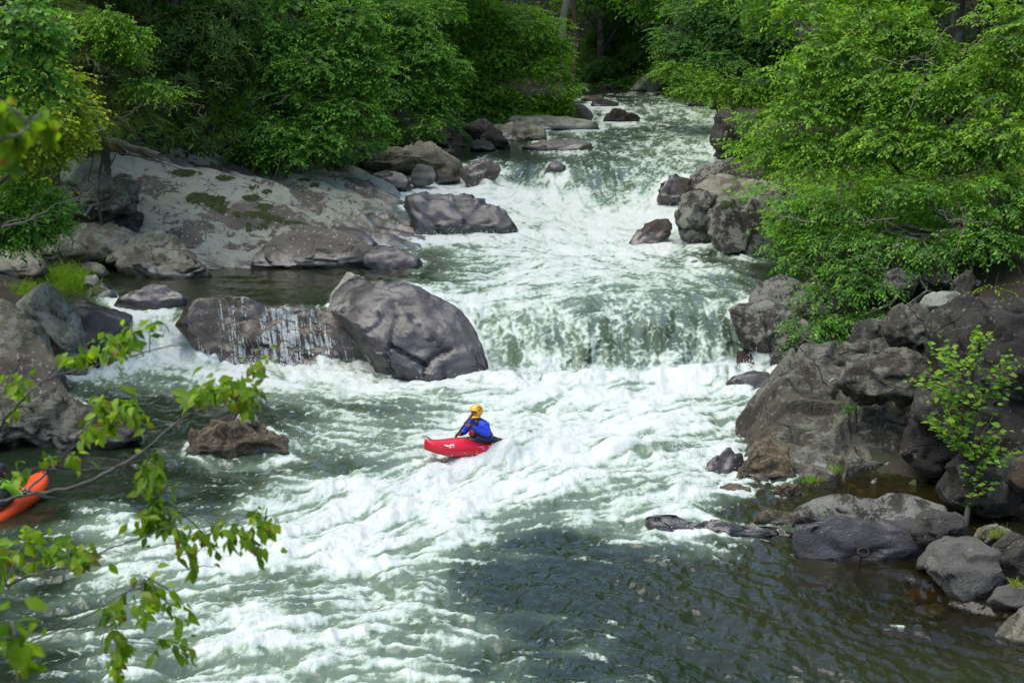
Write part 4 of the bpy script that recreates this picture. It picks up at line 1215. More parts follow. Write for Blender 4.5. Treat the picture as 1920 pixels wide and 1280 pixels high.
def crown_np(clumps, leaf=.12, asp=.5, cover=4.0, style='broad', r_=None, depth=.75, twig_len=(.35, .8)):
    """leaf arrays for a crown made of clumps (px, py, rx, ry, distance)"""
    vs, cs, ns, twigs = [], [], 0, []
    V, Fc, T = [], [], []
    for cl in clumps:
        px, py, rx, ry, D = cl[:5]
        c = at_d(px, py, D)
        zc = D * CT + (CAM_Z - c[2]) * ST
        a, b = rx / FPX * zc, ry / FPX * zc
        dd = depth * (a + b) / 2 * (cl[5] if len(cl) > 5 else 1)
        area = math.pi * a * b
        nl = int(area / (leaf * leaf * asp * .55) * cover * 2.1)
        per = {'broad': 9, 'rhodo': 9, 'needle': 24}[style]
        nt_ = max(3, nl // per)
        # twig roots through the clump, denser towards its outside, in uneven tufts
        u = unit(r_.normal(size=(nt_, 3)))
        rad = r_.random(nt_) ** .42
        lump = noise3(u[:, 0] * 1.6 + px * .01, u[:, 1] * 1.6, u[:, 2] * 1.6 + py * .01, 71)
        rad *= .82 + .38 * lump
        P = c + u * rad[:, None] * np.array([a, dd, b])
        tuft = noise3(P[:, 0] * .42 / leaf * .12, P[:, 1] * .42 / leaf * .12, P[:, 2] * 1.05 / leaf * .12, 72) + .5 * noise3(P[:, 0] * 1.4, P[:, 1] * 1.4, P[:, 2] * 2.2, 73)
        keep = tuft > -.22
        P, u, rad = P[keep], u[keep], rad[keep]
        nt_ = len(P)
        if not nt_:
            continue
        out = u * np.array([1, 1, .35]) + r_.normal(size=(nt_, 3)) * .45
        if style == 'broad':
            out[:, 2] = out[:, 2] * .5 - .12
            d = unit(out)
            TL = r_.uniform(*twig_len, nt_) * (leaf / .12) ** .7
            kk = np.arange(per)
            t = (kk + .5) / per
            side0 = unit(np.cross(d, np.array([0, 0, 1.0])))
            base = P[:, None] + d[:, None] * (TL[:, None] * t[None])[..., None]
            base[..., 2] -= (TL[:, None] * t[None] ** 2) * .22
            sg = np.where(kk % 2 == 0, 1.0, -1.0)
            ld = d[:, None] * .65 + side0[:, None] * sg[None, :, None] * .75 + r_.normal(size=(nt_, per, 3)) * .22
            ld[..., 2] -= .28 + .3 * r_.random((nt_, per))
            ld = unit(ld)
            nn = np.array([0, 0, 1.0]) + d[:, None] * .35 + r_.normal(size=(nt_, per, 3)) * .33
            Ls = leaf * r_.uniform(.65, 1.2, (nt_, per))
            Ws = Ls * asp * r_.uniform(.85, 1.15, (nt_, per))
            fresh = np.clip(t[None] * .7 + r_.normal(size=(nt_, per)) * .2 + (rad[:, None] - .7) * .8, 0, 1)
        elif style == 'rhodo':
            d = unit(out * [1, 1, .4] + [0, 0, .55])
            kk = np.arange(per)
            ang = kk / per * 2 * np.pi + r_.random(nt_)[:, None] * 6
            s1 = unit(np.cross(d, np.array([.2, .1, 1.0])))
            s2 = np.cross(d, s1)
            ring = np.cos(ang)[..., None] * s1[:, None] + np.sin(ang)[..., None] * s2[:, None]
            lift = r_.uniform(-.45, .55, (nt_, per, 1))
            ld = unit(ring + d[:, None] * lift)
            base = P[:, None] + ld * .01 + r_.normal(size=(nt_, per, 3)) * .01
            nn = d[:, None] - ld * .2 + r_.normal(size=(nt_, per, 3)) * .12
            Ls = leaf * r_.uniform(.7, 1.15, (nt_, per))
            Ws = Ls * asp * r_.uniform(.85, 1.15, (nt_, per))
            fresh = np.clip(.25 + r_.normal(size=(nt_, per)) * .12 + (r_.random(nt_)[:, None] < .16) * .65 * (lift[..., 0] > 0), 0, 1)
        else:   # hemlock sprays
            out[:, 2] = out[:, 2] * .35 - .18
            d = unit(out)
            TL = r_.uniform(.35, .9, nt_)
            kk = np.arange(per)
            t = (kk + .5) / per
            side0 = unit(np.cross(d, np.array([0, 0, 1.0])))
            base = P[:, None] + d[:, None] * (TL[:, None] * t[None])[..., None]
            base[..., 2] -= (TL[:, None] * t[None] ** 2) * .35
            sg = np.where(kk % 2 == 0, 1.0, -1.0)
            ld = unit(d[:, None] * .8 + side0[:, None] * sg[None, :, None] * .8 + r_.normal(size=(nt_, per, 3)) * .15 + [0, 0, -.22])
            nn = np.array([0, 0, 1.0]) + r_.normal(size=(nt_, per, 3)) * .3
            Ls = leaf * (1.15 - t[None] * .6) * r_.uniform(.6, 1.25, (nt_, per))
            Ws = Ls * asp * r_.uniform(.8, 1.2, (nt_, per))
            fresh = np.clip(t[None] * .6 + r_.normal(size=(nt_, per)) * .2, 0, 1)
            twigs += [(P[q], d[q], TL[q]) for q in range(0, nt_, 3)]
        v, f = leaves_np(base.reshape(-1, 3), ld.reshape(-1, 3), unit(nn).reshape(-1, 3), Ls.ravel(), Ws.ravel())
        V.append(v)
        Fc.append(f + ns)
        ns += len(v)
        T.append(np.repeat(fresh.ravel(), 4))
    return np.concatenate(V), np.concatenate(Fc), np.concatenate(T), twigs


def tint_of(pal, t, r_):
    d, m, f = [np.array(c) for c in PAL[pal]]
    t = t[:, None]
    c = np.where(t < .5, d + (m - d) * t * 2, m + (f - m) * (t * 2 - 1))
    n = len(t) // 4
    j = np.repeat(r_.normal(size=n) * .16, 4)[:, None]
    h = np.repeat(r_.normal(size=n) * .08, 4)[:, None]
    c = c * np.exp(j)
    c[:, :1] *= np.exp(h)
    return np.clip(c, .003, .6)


NAMES_SEEN = []


def tree(name, label, cat, clumps, root=None, pal='mid', leaf=.12, asp=.5, cover=4.0, style='broad', trunk_r=.14, seed=1, group=None, limbs=True, bare=0, depth=.75, kind=None, trunk_top=None):
    """root: (px, distance) of the trunk's foot on the bank"""
    r_ = np.random.default_rng(seed)
    V, Fc, T, tw = crown_np(clumps, leaf, asp, cover, style, r_, depth)
    cs = [at_d(c[0], c[1], c[4]) for c in clumps]
    if root is not None:
        rp = at_d(root[0], 300, root[1])
        rp[2] = float(ground_z(rp[0], rp[1])) - .15
        if len(root) > 2:
            rp[2] = root[2]
    else:
        m = np.mean(cs, 0)
        rp = np.array([m[0], m[1] + .8, float(ground_z(m[0], m[1] + .8)) - .15])
    e = empty(name, rp, label, cat, group)
    me = mesh_np("crown", V - rp, Fc, smooth=False)
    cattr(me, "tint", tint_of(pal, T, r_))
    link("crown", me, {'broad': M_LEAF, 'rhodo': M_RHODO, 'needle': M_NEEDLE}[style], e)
    # trunk and limbs
    top = np.array(trunk_top) if trunk_top is not None else np.mean(cs, 0) * .5 + max(cs, key=lambda q: q[2]) * .5
    ctr = np.array([rp[0] * .45 + top[0] * .55, rp[1] * .45 + top[1] * .55, top[2]])
    pts = wiggle(rp, ctr, 10, .05)
    tv = [tube_np(pts - rp, np.linspace(trunk_r, trunk_r * .35, 10) + .02 * np.exp(-np.arange(10.)), 8)]
    me = mesh_np("trunk", *tv[0])
    link("trunk", me, M_BARK, e)
    if limbs:
        parts = []
        for c in cs:
            q = pts[min(9, max(2, int(r_.integers(3, 10))))]
            n = 9
            lp = wiggle(q, c, n, .12, -.05)
            parts.append(tube_np(lp - rp, np.linspace(trunk_r * .38, .012, n), 5))
            for s in range(3):
                g = lp[int(r_.integers(3, n))]
                o = g + r_.normal(size=3) * np.array([.8, .8, .35]) * max(.5, np.linalg.norm(c - q) * .22)
                parts.append(tube_np(wiggle(g, o, 6, .15) - rp, np.linspace(.016, .005, 6), 4))
        for (p0, d0, tl) in tw[:600]:
            parts.append(tube_np(np.array([p0 - d0 * tl * .3, p0 + d0 * tl * .4 - [0, 0, tl * .06], p0 + d0 * tl - [0, 0, tl * .33]]) - rp, np.array([.008, .006, .003]), 3))
        me = mesh_np("limbs", *join_np(parts))
        link("limbs", me, M_TWIG if style == 'needle' else M_BARK, e)
    if bare:
        parts = []
        for _ in range(bare):
            i = int(r_.integers(len(cs)))
            c = cs[i] + r_.normal(size=3) * np.array([.5, .3, .3])
            c[1] -= .55 * clumps[i][2] / FPX * clumps[i][4]
            o = c + unit(r_.normal(size=3) * np.array([1, .35, .45])) * r_.uniform(.8, 2.0)
            lp = wiggle(c, o, 8, .13)
            parts.append(tube_np(lp - rp, np.linspace(.017, .005, 8), 5))
            for s in range(4):
                g = lp[int(r_.integers(2, 8))]
                parts.append(tube_np(wiggle(g, g + r_.normal(size=3) * .3, 5, .15) - rp, np.linspace(.008, .003, 5), 4))
        me = mesh_np("bare_twigs", *join_np(parts))
        link("bare_twigs", me, M_TWIG, e)["kind"] = "stuff"
    return e


# ---------------- left bank
tree("maple_tree", "dark maple branches hanging into the top left corner", "tree", [(10, 30, 70, 60, 27), (60, 60, 40, 70, 27.5), (15, 120, 60, 60, 27), (60, 150, 35, 40, 27.5), (-40, 170, 60, 90, 27), (10, 190, 40, 30, 27)], (-160, 28), 'mid', .15, .72, 4.5, seed=11, trunk_r=.2)
tree("maple_sapling", "yellow-green young maple below the corner maple on the left bank", "tree", [(95, 150, 45, 35, 33), (110, 200, 45, 30, 33), (60, 210, 50, 40, 32), (120, 255, 35, 35, 34), (80, 285, 50, 45, 33), (20, 270, 60, 60, 32), (150, 200, 25, 20, 34)], (-90, 34), 'yellow', .13, .7, 4.6, seed=12, trunk_r=.07)
tree("hemlock_tree", "feathery grey-green hemlock with thin bare twigs on the left bank", "tree", [(120, 60, 80, 50, 42), (180, 110, 90, 45, 42), (140, 150, 80, 40, 42), (210, 165, 80, 35, 42), (230, 215, 65, 40, 42), (180, 235, 50, 30, 41), (110, 20, 60, 40, 43)], (110, 44), 'hemlock', .14, .17, 8.5, 'needle', seed=13, trunk_r=.16, bare=14)
tree("beech_sapling", "light green leafy sapling between the hemlock and the rhododendron", "tree", [(200, 40, 40, 30, 41), (225, 60, 35, 25, 41), (255, 70, 25, 20, 41), (275, 160, 30, 14, 41), (310, 172, 22, 14, 41), (215, 95, 40, 25, 41.5)], (190, 43), 'bright', .11, .55, 3.4, seed=14, trunk_r=.05)
tree("rhododendron", "large dark rhododendron thicket with whorled leathery leaves", "shrub", [(300, 90, 80, 75, 50), (370, 50, 80, 55, 50.5), (420, 110, 75, 70, 50), (330, 170, 80, 60, 49.5), (400, 190, 75, 60, 49.5), (290, 240, 60, 45, 48.5), (360, 255, 80, 45, 48.5), (440, 200, 60, 60, 50), (430, 270, 50, 35, 49), (250, 150, 45, 60, 50), (440, 30, 60, 50, 51)], (360, 51), 'rhodo', .33, .25, 3.6, 'rhodo', seed=15, trunk_r=.1)
tree("maple_tree", "leaning maple whose dark leafy boughs hang over the grey bedrock slope", "tree", [(540, 40, 90, 60, 53), (640, 50, 80, 60, 53), (500, 110, 60, 50, 52), (590, 130, 90, 50, 52), (680, 120, 55, 60, 53), (545, 190, 90, 45, 51.5), (640, 200, 75, 45, 52), (690, 235, 40, 35, 53), (500, 250, 55, 40, 50.5), (580, 255, 80, 35, 51), (530, 298, 40, 22, 50), (560, 310, 22, 18, 50), (640, 265, 50, 22, 51.5)], (500, 54), 'mid', .15, .65, 3.8, seed=16, trunk_r=.17, bare=6)
tree("beech_tree", "bright green beech leaning over the brown flat-topped boulder", "tree", [(740, 40, 80, 55, 62), (820, 40, 50, 60, 63), (780, 110, 75, 50, 61.5), (840, 130, 35, 40, 62), (740, 170, 60, 45, 61), (810, 190, 55, 35, 61.5), (770, 230, 60, 25, 61), (700, 80, 50, 60, 62), (800, 232, 20, 18, 60.5)], (740, 64), 'mid', .13, .55, 4.0, seed=17, trunk_r=.18)
tree("birch_tree", "bright yellow-green tree leaning out over the upstream river", "tree", [(890, 40, 75, 60, 77), (970, 60, 75, 60, 77), (1030, 80, 45, 60, 78), (920, 110, 75, 45, 76.5), (1000, 140, 75, 45, 77), (900, 170, 65, 35, 76), (970, 185, 75, 30, 76.5), (1045, 165, 38, 40, 77), (1040, 200, 32, 18, 77), (900, 210, 55, 20, 75.5), (860, 120, 40, 60, 76.5), (980, 215, 40, 12, 76)], (900, 79), 'bright', .14, .5, 4.2, seed=18, trunk_r=.2, bare=3)
tree("leafy_shrub", "dark leafy shrub at the left edge below the young maple", "shrub", [(20, 330, 70, 40, 33), (60, 370, 55, 40, 34), (10, 400, 60, 45, 32.5), (65, 425, 45, 30, 34), (20, 445, 55, 25, 33), (90, 400, 25, 25, 34.5)], (-60, 35), 'mid', .13, .6, 5, seed=19, trunk_r=.05)
tree("rhododendron", "small rhododendron sprig above the pale rock on the left bank", "shrub", [(120, 395, 25, 14, 40), (108, 378, 16, 12, 40)], (110, 41), 'rhodo', .2, .27, 3.0, 'rhodo', seed=20, trunk_r=.03)
tree("understory_shrub", "dark low shrub under the leaning maple", "shrub", [(470, 300, 50, 24, 51.5), (600, 290, 70, 20, 54), (680, 270, 50, 22, 57), (720, 262, 60, 18, 59)], (560, 56), 'deep', .13, .6, 3.5, seed=21, trunk_r=.04)
tree("understory_shrub", "low shrub in the shade between the beech and the upstream slabs", "shrub", [(830, 240, 60, 18, 68), (780, 255, 60, 16, 64), (900, 228, 40, 12, 74)], (820, 70), 'deep', .13, .6, 3.5, seed=22, trunk_r=.04)
tree("leafy_sprout", "pale green sprout at the shore in front of the brown boulder's trees", "plant", [(802, 226, 18, 20, 60)], (802, 60.5), 'bright', .14, .75, 2.6, seed=23, trunk_r=.02)
# ---------------- far end
tree("hemlock_tree", "fine dark green tree at the far bend left of the centre gap", "tree", [(1130, 90, 40, 40, 108), (1160, 60, 55, 50, 108), (1200, 100, 55, 45, 107), (1140, 130, 45, 25, 106), (1190, 145, 50, 18, 106), (1225, 60, 45, 60, 108), (1235, 120, 30, 35, 107)], (1190, 110), 'deep', .16, .4, 5.0, seed=24, trunk_r=.2)
tree("shore_shrub", "low mossy green brush along the far bend's shore", "shrub", [(1110, 150, 40, 14, 107), (1165, 158, 50, 10, 105), (1075, 140, 30, 20, 108)], (1120, 108), 'mid', .15, .5, 4.0, seed=25, trunk_r=.04)
tree("maple_tree", "dark green tree hanging over the right shore upstream", "tree", [(1300, 50, 80, 55, 75), (1380, 60, 80, 55, 74), (1290, 110, 60, 35, 73.5), (1370, 125, 75, 40, 73), (1440, 90, 60, 60, 73), (1270, 85, 40, 30, 74), (1420, 150, 60, 35, 72), (1330, 20, 80, 40, 76)], (1400, 77), 'deep', .15, .6, 4.2, seed=26, trunk_r=.22)
tree("beech_sapling", "light green sapling spreading over the right shore below the dark tree", "tree", [(1262, 128, 24, 16, 72), (1290, 142, 35, 14, 72), (1300, 168, 45, 14, 71), (1345, 160, 40, 22, 71.5), (1395, 168, 40, 20, 71)], (1350, 73), 'bright', .15, .6, 3.2, seed=27, trunk_r=.06)
# ---------------- the big tree on the right
tree("hornbeam_tree", "large bright-topped tree filling the upper right of the river bank", "tree",
     [(1500, 40, 70, 60, 40), (1570, 110, 80, 55, 39), (1480, 150, 55, 50, 39), (1640, 50, 90, 55, 40), (1740, 60, 90, 55, 40), (1840, 40, 80, 60, 39), (1920, 60, 60, 80, 38), (1430, 215, 40, 28, 40), (1520, 205, 75, 45, 38.5), (1400, 268, 38, 16, 40.5),
      (1460, 270, 50, 30, 39), (1640, 160, 80, 50, 38.5), (1740, 170, 80, 45, 38), (1850, 150, 80, 50, 37.5), (1560, 280, 75, 45, 38), (1660, 260, 75, 45, 37.5), (1770, 270, 80, 45, 37), (1880, 260, 70, 50, 36.5), (1435, 315, 38, 16, 39.5), (1500, 335, 60, 30, 38)],
     (1950, 41), 'bright', .135, .52, 3.5, seed=28, trunk_r=.24, bare=16)
tree("hornbeam_tree", "darker lower tree drooping over the rocks on the right bank", "tree",
     [(1500, 400, 50, 35, 37), (1580, 380, 75, 40, 36.5), (1680, 370, 75, 40, 36), (1790, 380, 80, 45, 35.5), (1890, 370, 60, 50, 35.5), (1490, 455, 40, 28, 37), (1560, 450, 65, 32, 36), (1650, 460, 75, 32, 35.5), (1750, 460, 70, 32, 35), (1850, 450, 70, 35, 35),
      (1510, 495, 35, 16, 36), (1600, 510, 55, 22, 35), (1690, 500, 45, 20, 35), (1560, 545, 55, 14, 34.5), (1640, 540, 40, 14, 34.5), (1600, 600, 70, 14, 34), (1520, 608, 45, 12, 33.5), (1660, 590, 35, 12, 34), (1540, 640, 50, 12, 33.5), (1610, 635, 40, 12, 33.5), (1555, 675, 22, 12, 33.5), (1690, 610, 30, 12, 34)],
     (1905, 37), 'mid', .125, .5, 3.2, seed=29, trunk_r=.26, bare=14)
tree("undergrowth_shrub", "small yellow-green seedlings on top of the great dark boulder", "plant", [(1858, 540, 20, 8, 32), (1905, 500, 16, 14, 32)], (1862, 32), 'yellow', .12, .6, 1.8, seed=30, trunk_r=.012, limbs=False)
# ---------------- wood behind: trees one by one, some copied
M_DARKLEAF = M_LEAF
protos = []
for s, (pl_, lf) in enumerate((('mid', .24), ('bright', .24), ('mid', .26))):
    r_ = np.random.default_rng(100 + s)
    cl = []
    for q in range(16):
        z = r_.uniform(3.0, 13)
        wr = 3.6 * (1 - abs(z - 7) / 11)
        cl.append((r_.normal() * wr * .55, r_.normal() * wr * .55, z, r_.uniform(1.1, 2.0), r_.uniform(.7, 1.2)))
    V, Fc, T, n0 = [], [], [], 0
    for (x, y, z, a, b) in cl:
        nt_ = 150
        u = unit(r_.normal(size=(nt_, 3)))
        P = np.array([x, y, z]) + u * (r_.random(nt_) ** .4)[:, None] * [a, a, b]
        d = unit(u * [1, 1, .3] + r_.normal(size=(nt_, 3)) * .4 - [0, 0, .15])
        per = 6
        t = (np.arange(per) + .5) / per
        sg = np.where(np.arange(per) % 2 == 0, 1.0, -1.0)
        sd = unit(np.cross(d, [0, 0, 1.0]))
        base = P[:, None] + d[:, None] * (t[None, :, None] * .9)
        ld = unit(d[:, None] * .6 + sd[:, None] * sg[None, :, None] * .8 + r_.normal(size=(nt_, per, 3)) * .25 - [0, 0, .35])
        nn = unit(np.array([0, 0, 1.0]) + d[:, None] * .3 + r_.normal(size=(nt_, per, 3)) * .35)
        L = lf * r_.uniform(.7, 1.2, nt_ * per)
        v, f = leaves_np(base.reshape(-1, 3), ld.reshape(-1, 3), nn.reshape(-1, 3), L, L * .55)
        V.append(v)
        Fc.append(f + n0)
        n0 += len(v)
        T.append(np.repeat(np.clip(r_.normal(size=nt_ * per) * .2 + .45, 0, 1), 4))
    cm = mesh_np("crown", np.concatenate(V), np.concatenate(Fc), smooth=False)
    cattr(cm, "tint", tint_of(pl_, np.concatenate(T), r_))
    cm.materials.append(M_LEAF)
    tp = wiggle((0, 0, -.6), (r_.normal() * .4, r_.normal() * .4, 12), 10, .02)
    parts = [tube_np(tp, np.linspace(.24, .05, 10), 8)]
    tm = mesh_np("trunk", *parts[0])
    tm.materials.append(M_BARK)
    lparts = []
    for (x, y, z, a, b) in cl:
        q = tp[min(9, max(1, int((z - 1.5) / 12.6 * 9)))]
        lparts.append(tube_np(wiggle(q, (x, y, z), 6, .1), np.linspace(.07, .015, 6), 5))
    lm = mesh_np("limbs", *join_np(lparts))
    lm.materials.append(M_BARK)
    protos.append((cm, tm, lm))
_words = ["tall", "slender", "broad", "crooked", "dense", "loose"]
_back = [(-18.5, 49, "uphill between the hemlock and the rhododendron"), (-23, 50, "uphill at the upper left corner"), (-15, 53, "close behind the rhododendron"), (-14, 58, "behind the rhododendron"), (-19, 52, "behind the hemlock on the left bank"), (-22, 44, "behind the young maple at the left edge"), (-10, 66, "behind the leaning maple"), (-15, 70, "deep in the wood behind the leaning maple"), (-6.5, 76, "behind the bright green beech"),
         (-12, 82, "deep in the wood behind the beech"), (-4.5, 92, "behind the yellow-green tree at the upstream bend"), (-9, 100, "left of the far bend's gap"), (-1, 112, "at the left of the far gap"), (4.5, 122, "closing the view at the far gap"), (11, 116, "at the right of the far bend"), (9, 130, "high behind the far gap"), (-4, 128, "deep behind the far bend"),
         (17, 104, "behind the dark far-bend tree on the right"), (15.5, 88, "behind the dark green tree on the right shore"), (18.5, 76, "right of the dark green shore tree"), (16, 66, "upstream of the big right-hand tree"), (19, 58, "just behind the big right-hand tree"), (15.5, 50, "behind the right-hand tree's bright crown"), (21, 48, "at the upper right edge behind the big tree"), (23, 60, "deep in the wood at the upper right"),
         (-24, 62, "deep in the wood behind the hemlock"), (-20, 80, "far up the left slope"), (-16, 96, "far up the left slope by the bend"), (24, 90, "far up the right slope"), (27, 72, "high on the right slope"), (-12.5, 54, "between the rhododendron and the leaning maple"), (-17.5, 47, "close behind the feathery hemlock"), (-16, 60, "uphill of the rhododendron"), (-8, 70, "between the leaning maple and the beech"), (-10, 88, "uphill between the beech and the upstream bend"), (-6, 84, "close behind the beech and the yellow-green tree"), (-21, 55, "uphill of the corner maple"), (-13, 92, "uphill of the upstream bend"),
         (12.5, 95, "at the shore below the far bend on the right"), (8, 112, "right beside the far gap"), (14, 74, "close behind the dark green shore tree"), (18, 52, "uphill of the right-hand tree's bright crown"), (20, 40, "behind the drooping tree at the right edge"), (14.5, 58, "between the shore tree and the bright-topped tree"), (22, 68, "uphill of the dark green shore tree"), (6.5, 106, "at the water's edge in the far gap"), (2, 140, "highest behind the far gap"), (14, 142, "high behind the far bend on the right"), (-12, 118, "high behind the far bend on the left")]
for i, (x, y, where) in enumerate(_back):
    cm, tm, lm = protos[i % 3]
    z = float(ground_z(x, y))
    e = empty("forest_tree", (x, y, z), "%s green forest tree %s" % (_words[i % 6], where), "tree", "forest trees behind the banks", (0, 0, i * 1.7))
    sc = 1.15 + .5 * ((i * 37) % 10) / 10
    e.scale = (sc, sc, sc)
    for nm, m_ in (("crown", cm), ("trunk", tm), ("limbs", lm)):
        o = bpy.data.objects.new(nm, m_)
        COL.objects.link(o)
        o.parent = e


# low bushes that close the wood's floor
bush = []
for s, (pl_, lf) in enumerate((('mid', .17), ('bright', .16))):
    r_ = np.random.default_rng(140 + s)
    nt_, per = 420, 6
    u = unit(r_.normal(size=(nt_, 3)))
    u[:, 2] = np.abs(u[:, 2])
    P = u * (r_.random(nt_) ** .4)[:, None] * [1.9, 1.9, 2.3] * (1 + .3 * noise3(u[:, 0] * 2, u[:, 1] * 2, u[:, 2] * 2, s))[:, None]
    dd = unit(u * [1, 1, .5] + r_.normal(size=(nt_, 3)) * .5)
    t = (np.arange(per) + .5) / per
    sg = np.where(np.arange(per) % 2 == 0, 1.0, -1.0)
    sd = unit(np.cross(dd, [0, 0, 1.0]))
    base = P[:, None] + dd[:, None] * (t[None, :, None] * .7)
    ld = unit(dd[:, None] * .6 + sd[:, None] * sg[None, :, None] * .8 + r_.normal(size=(nt_, per, 3)) * .25 - [0, 0, .3])
    nn = unit(np.array([0, 0, 1.0]) + dd[:, None] * .3 + r_.normal(size=(nt_, per, 3)) * .35)
    L = lf * r_.uniform(.7, 1.2, nt_ * per)
    v, f = leaves_np(base.reshape(-1, 3), ld.reshape(-1, 3), nn.reshape(-1, 3), L, L * .6)
    cm = mesh_np("crown", v, f, smooth=False)
    cattr(cm, "tint", tint_of(pl_, np.repeat(np.clip(r_.normal(size=nt_ * per) * .2 + .5, 0, 1), 4), r_))
    cm.materials.append(M_LEAF)
    sm = mesh_np("stems", *join_np([tube_np(wiggle((0, 0, -.3), u[q] * [1.6, 1.6, 1.9], 6, .08), np.linspace(.03, .006, 6), 5) for q in range(14)]))
    sm.materials.append(M_BARK)
    bush.append((cm, sm))
rb = np.random.default_rng(9)
_bp = [(-16.5, 47), (-19, 45), (-14, 50), (-17, 51), (-20, 49), (-12, 55), (-15, 55), (-10.5, 60), (-13, 61), (-9, 65), (-18, 57), (-8, 71), (-11, 70), (-7, 78), (-9, 80), (-6, 86), (-5, 95), (-7, 93), (-3.5, 104), (1, 114), (4, 116), (7, 115), (10, 112),
       (12, 102), (13, 92), (13.5, 84), (15, 80), (14, 68), (15.5, 62), (17, 70), (16.5, 54), (18, 56), (14.2, 50), (17.5, 47), (19, 44), (16, 43), (20, 40), (10.5, 41), (12, 39.5), (13.5, 41.5), (11.5, 43.5), (15, 39), (9.5, 45), (15.5, 33), (17.5, 30), (14.5, 29.5), (17, 26), (19.5, 33.5), (15, 25), (18, 22.5), (14.2, 21.5), (-22, 41), (-18.5, 40), (-16, 42.5), (-24, 46)]
_anch = [((-17, 43), "the feathery hemlock"), ((-13, 50), "the rhododendron"), ((-8.5, 53), "the leaning maple"), ((-5.5, 63), "the bright beech"), ((-2, 78), "the yellow-green tree at the upstream bend"), ((4, 108), "the stones at the far bend"), ((11, 77), "the dark green shore tree"), ((11, 72), "the light sapling on the right shore"), ((12, 40), "the big tree's drooping boughs"), ((-20, 37), "the young yellow-green maple"), ((10, 105), "the far bend's dark tree"), ((14, 47), "the bright-topped right tree"), ((14, 28), "the great dark boulder")]
_ord = ["closest", "second closest", "third closest", "fourth closest", "fifth closest", "sixth closest", "seventh closest", "eighth closest", "ninth closest", "tenth closest", "eleventh closest", "twelfth closest"]
_by = {}
for (x, y) in _bp:
    _by.setdefault(min(range(len(_anch)), key=lambda q: math.hypot(x - _anch[q][0][0], y - _anch[q][0][1])), []).append((x, y))
_blab = {}
for q, l_ in _by.items():
    for n_, xy_ in enumerate(sorted(l_, key=lambda s_: math.hypot(s_[0] - _anch[q][0][0], s_[1] - _anch[q][0][1]))):
        _blab[xy_] = "low understory shrub behind %s, %s to it" % (_anch[q][1], _ord[n_])
for i, (x, y) in enumerate(_bp):
    side = "left bank" if x < -2.5 else ("right bank" if x > 9 else "far bend")
    e = empty("understory_shrub", (x, y, float(ground_z(x, y)) - .05), _blab[(x, y)], "shrub", "understory shrubs on the " + side, (0, 0, i * 2.1))
    sc = .8 + .6 * rb.random()
    e.scale = (sc, sc, sc)
    for nm, m_ in zip(("crown", "stems"), bush[i % 2]):
        o = bpy.data.objects.new(nm, m_)
        COL.objects.link(o)
        o.parent = e


def bare_trunk(name, label, a, b, D, r0, r1, mat):
    p0, p1 = at_d(a[0], a[1], D), at_d(b[0], b[1], D)
    p0[2] = float(ground_z(p0[0], p0[1])) - .2
    p1 = p1 + (p1 - p0) * 1.2
    v, f = tube_np(wiggle(p0, p1, 12, .02) - p0, np.linspace(r0, r1, 12), 10)
    tr_ = link(name, mesh_np(name, v, f), mat, None, p0)
    return tag(tr_, label, "tree trunk")


M_PALEBARK = plain("pale_bark", (.27, .25, .2), .85, vary=.5, bump=.5, scale=9)
M_REDBARK = plain("brown_bark", (.13, .095, .07), .9, vary=.5, bump=.6, scale=12)
bare_trunk("tree_trunk", "pale leaning trunk at the top of the far gap", (1046, 58), (1064, 4), 96, .26, .2, M_PALEBARK)
bare_trunk("tree_trunk", "straight brown trunk standing in the far gap", (1079, 80), (1077, 0), 100, .2, .17, M_REDBARK)
bare_trunk("tree_trunk", "dark trunk among the leaves above the right shore upstream", (1268, 60), (1264, 0), 95, .25, .22, M_BARK)
bare_trunk("tree_trunk", "thick dark trunk at the right edge under the big tree", (1895, 545), (1880, 420), 36, .2, .17, M_BARK)
# ------------------------------------------------------------------ close leaves as single pieces
def leaf_mesh(name, L, W, droop, curl, tint, tipc=None):
    """ovate pointed leaf, folded on its midrib and drooping, along +Y from its stalk"""
    n = 6
    t = np.linspace(0, 1, n)
    wd = W * np.array([.0, .62, 1.0, .86, .48, .0]) * .5
    y = L * t
    z = -droop * L * t ** 2
    mid = np.stack([0 * t, y, z], 1)
    lft = mid + np.stack([-wd, 0 * t, curl * wd], 1)
    rgt = mid + np.stack([wd, 0 * t, curl * wd], 1)
    v = np.concatenate([[mid[0]], np.stack([lft[1:5], mid[1:5], rgt[1:5]], 1).reshape(-1, 3), [mid[5]]])
    f = [(0, 2, 1), (0, 3, 2)]
    for i in range(3):
        a = 1 + 3 * i
        f += [(a, a + 1, a + 4), (a, a + 4, a + 3), (a + 1, a + 2, a + 5), (a + 1, a + 5, a + 4)]
    f += [(10, 11, 13), (11, 12, 13)]
    me = mesh_np(name, v, f, True)
    c = np.tile(np.array(tint, float), (len(v), 1))
    if tipc is not None:
        c[10:] = tipc
        c[8:10] = (np.array(tipc) + tint) / 2
    cattr(me, "tint", c)
    me.materials.append(M_LEAF)
    return me


_lt = [((.19, .34, .02), None), ((.26, .42, .025), None), ((.13, .26, .02), None), ((.33, .46, .03), None), ((.20, .33, .02), (.26, .14, .03)), ((.10, .21, .02), None), ((.28, .40, .03), None), ((.22, .38, .02), None)]
NEAR_LEAVES = [leaf_mesh("leaf", .074, .036, .25 + .12 * (i % 3), .25 + .1 * (i % 2), *c) for i, c in enumerate(_lt)]
SAP_LEAVES = [leaf_mesh("leaf", .135, .078, .22 + .1 * (i % 3), .2, (c[0] * .95, c[1] * 1.05, c[2])) for i, (c, q) in enumerate(_lt[:4] + _lt[5:7])]


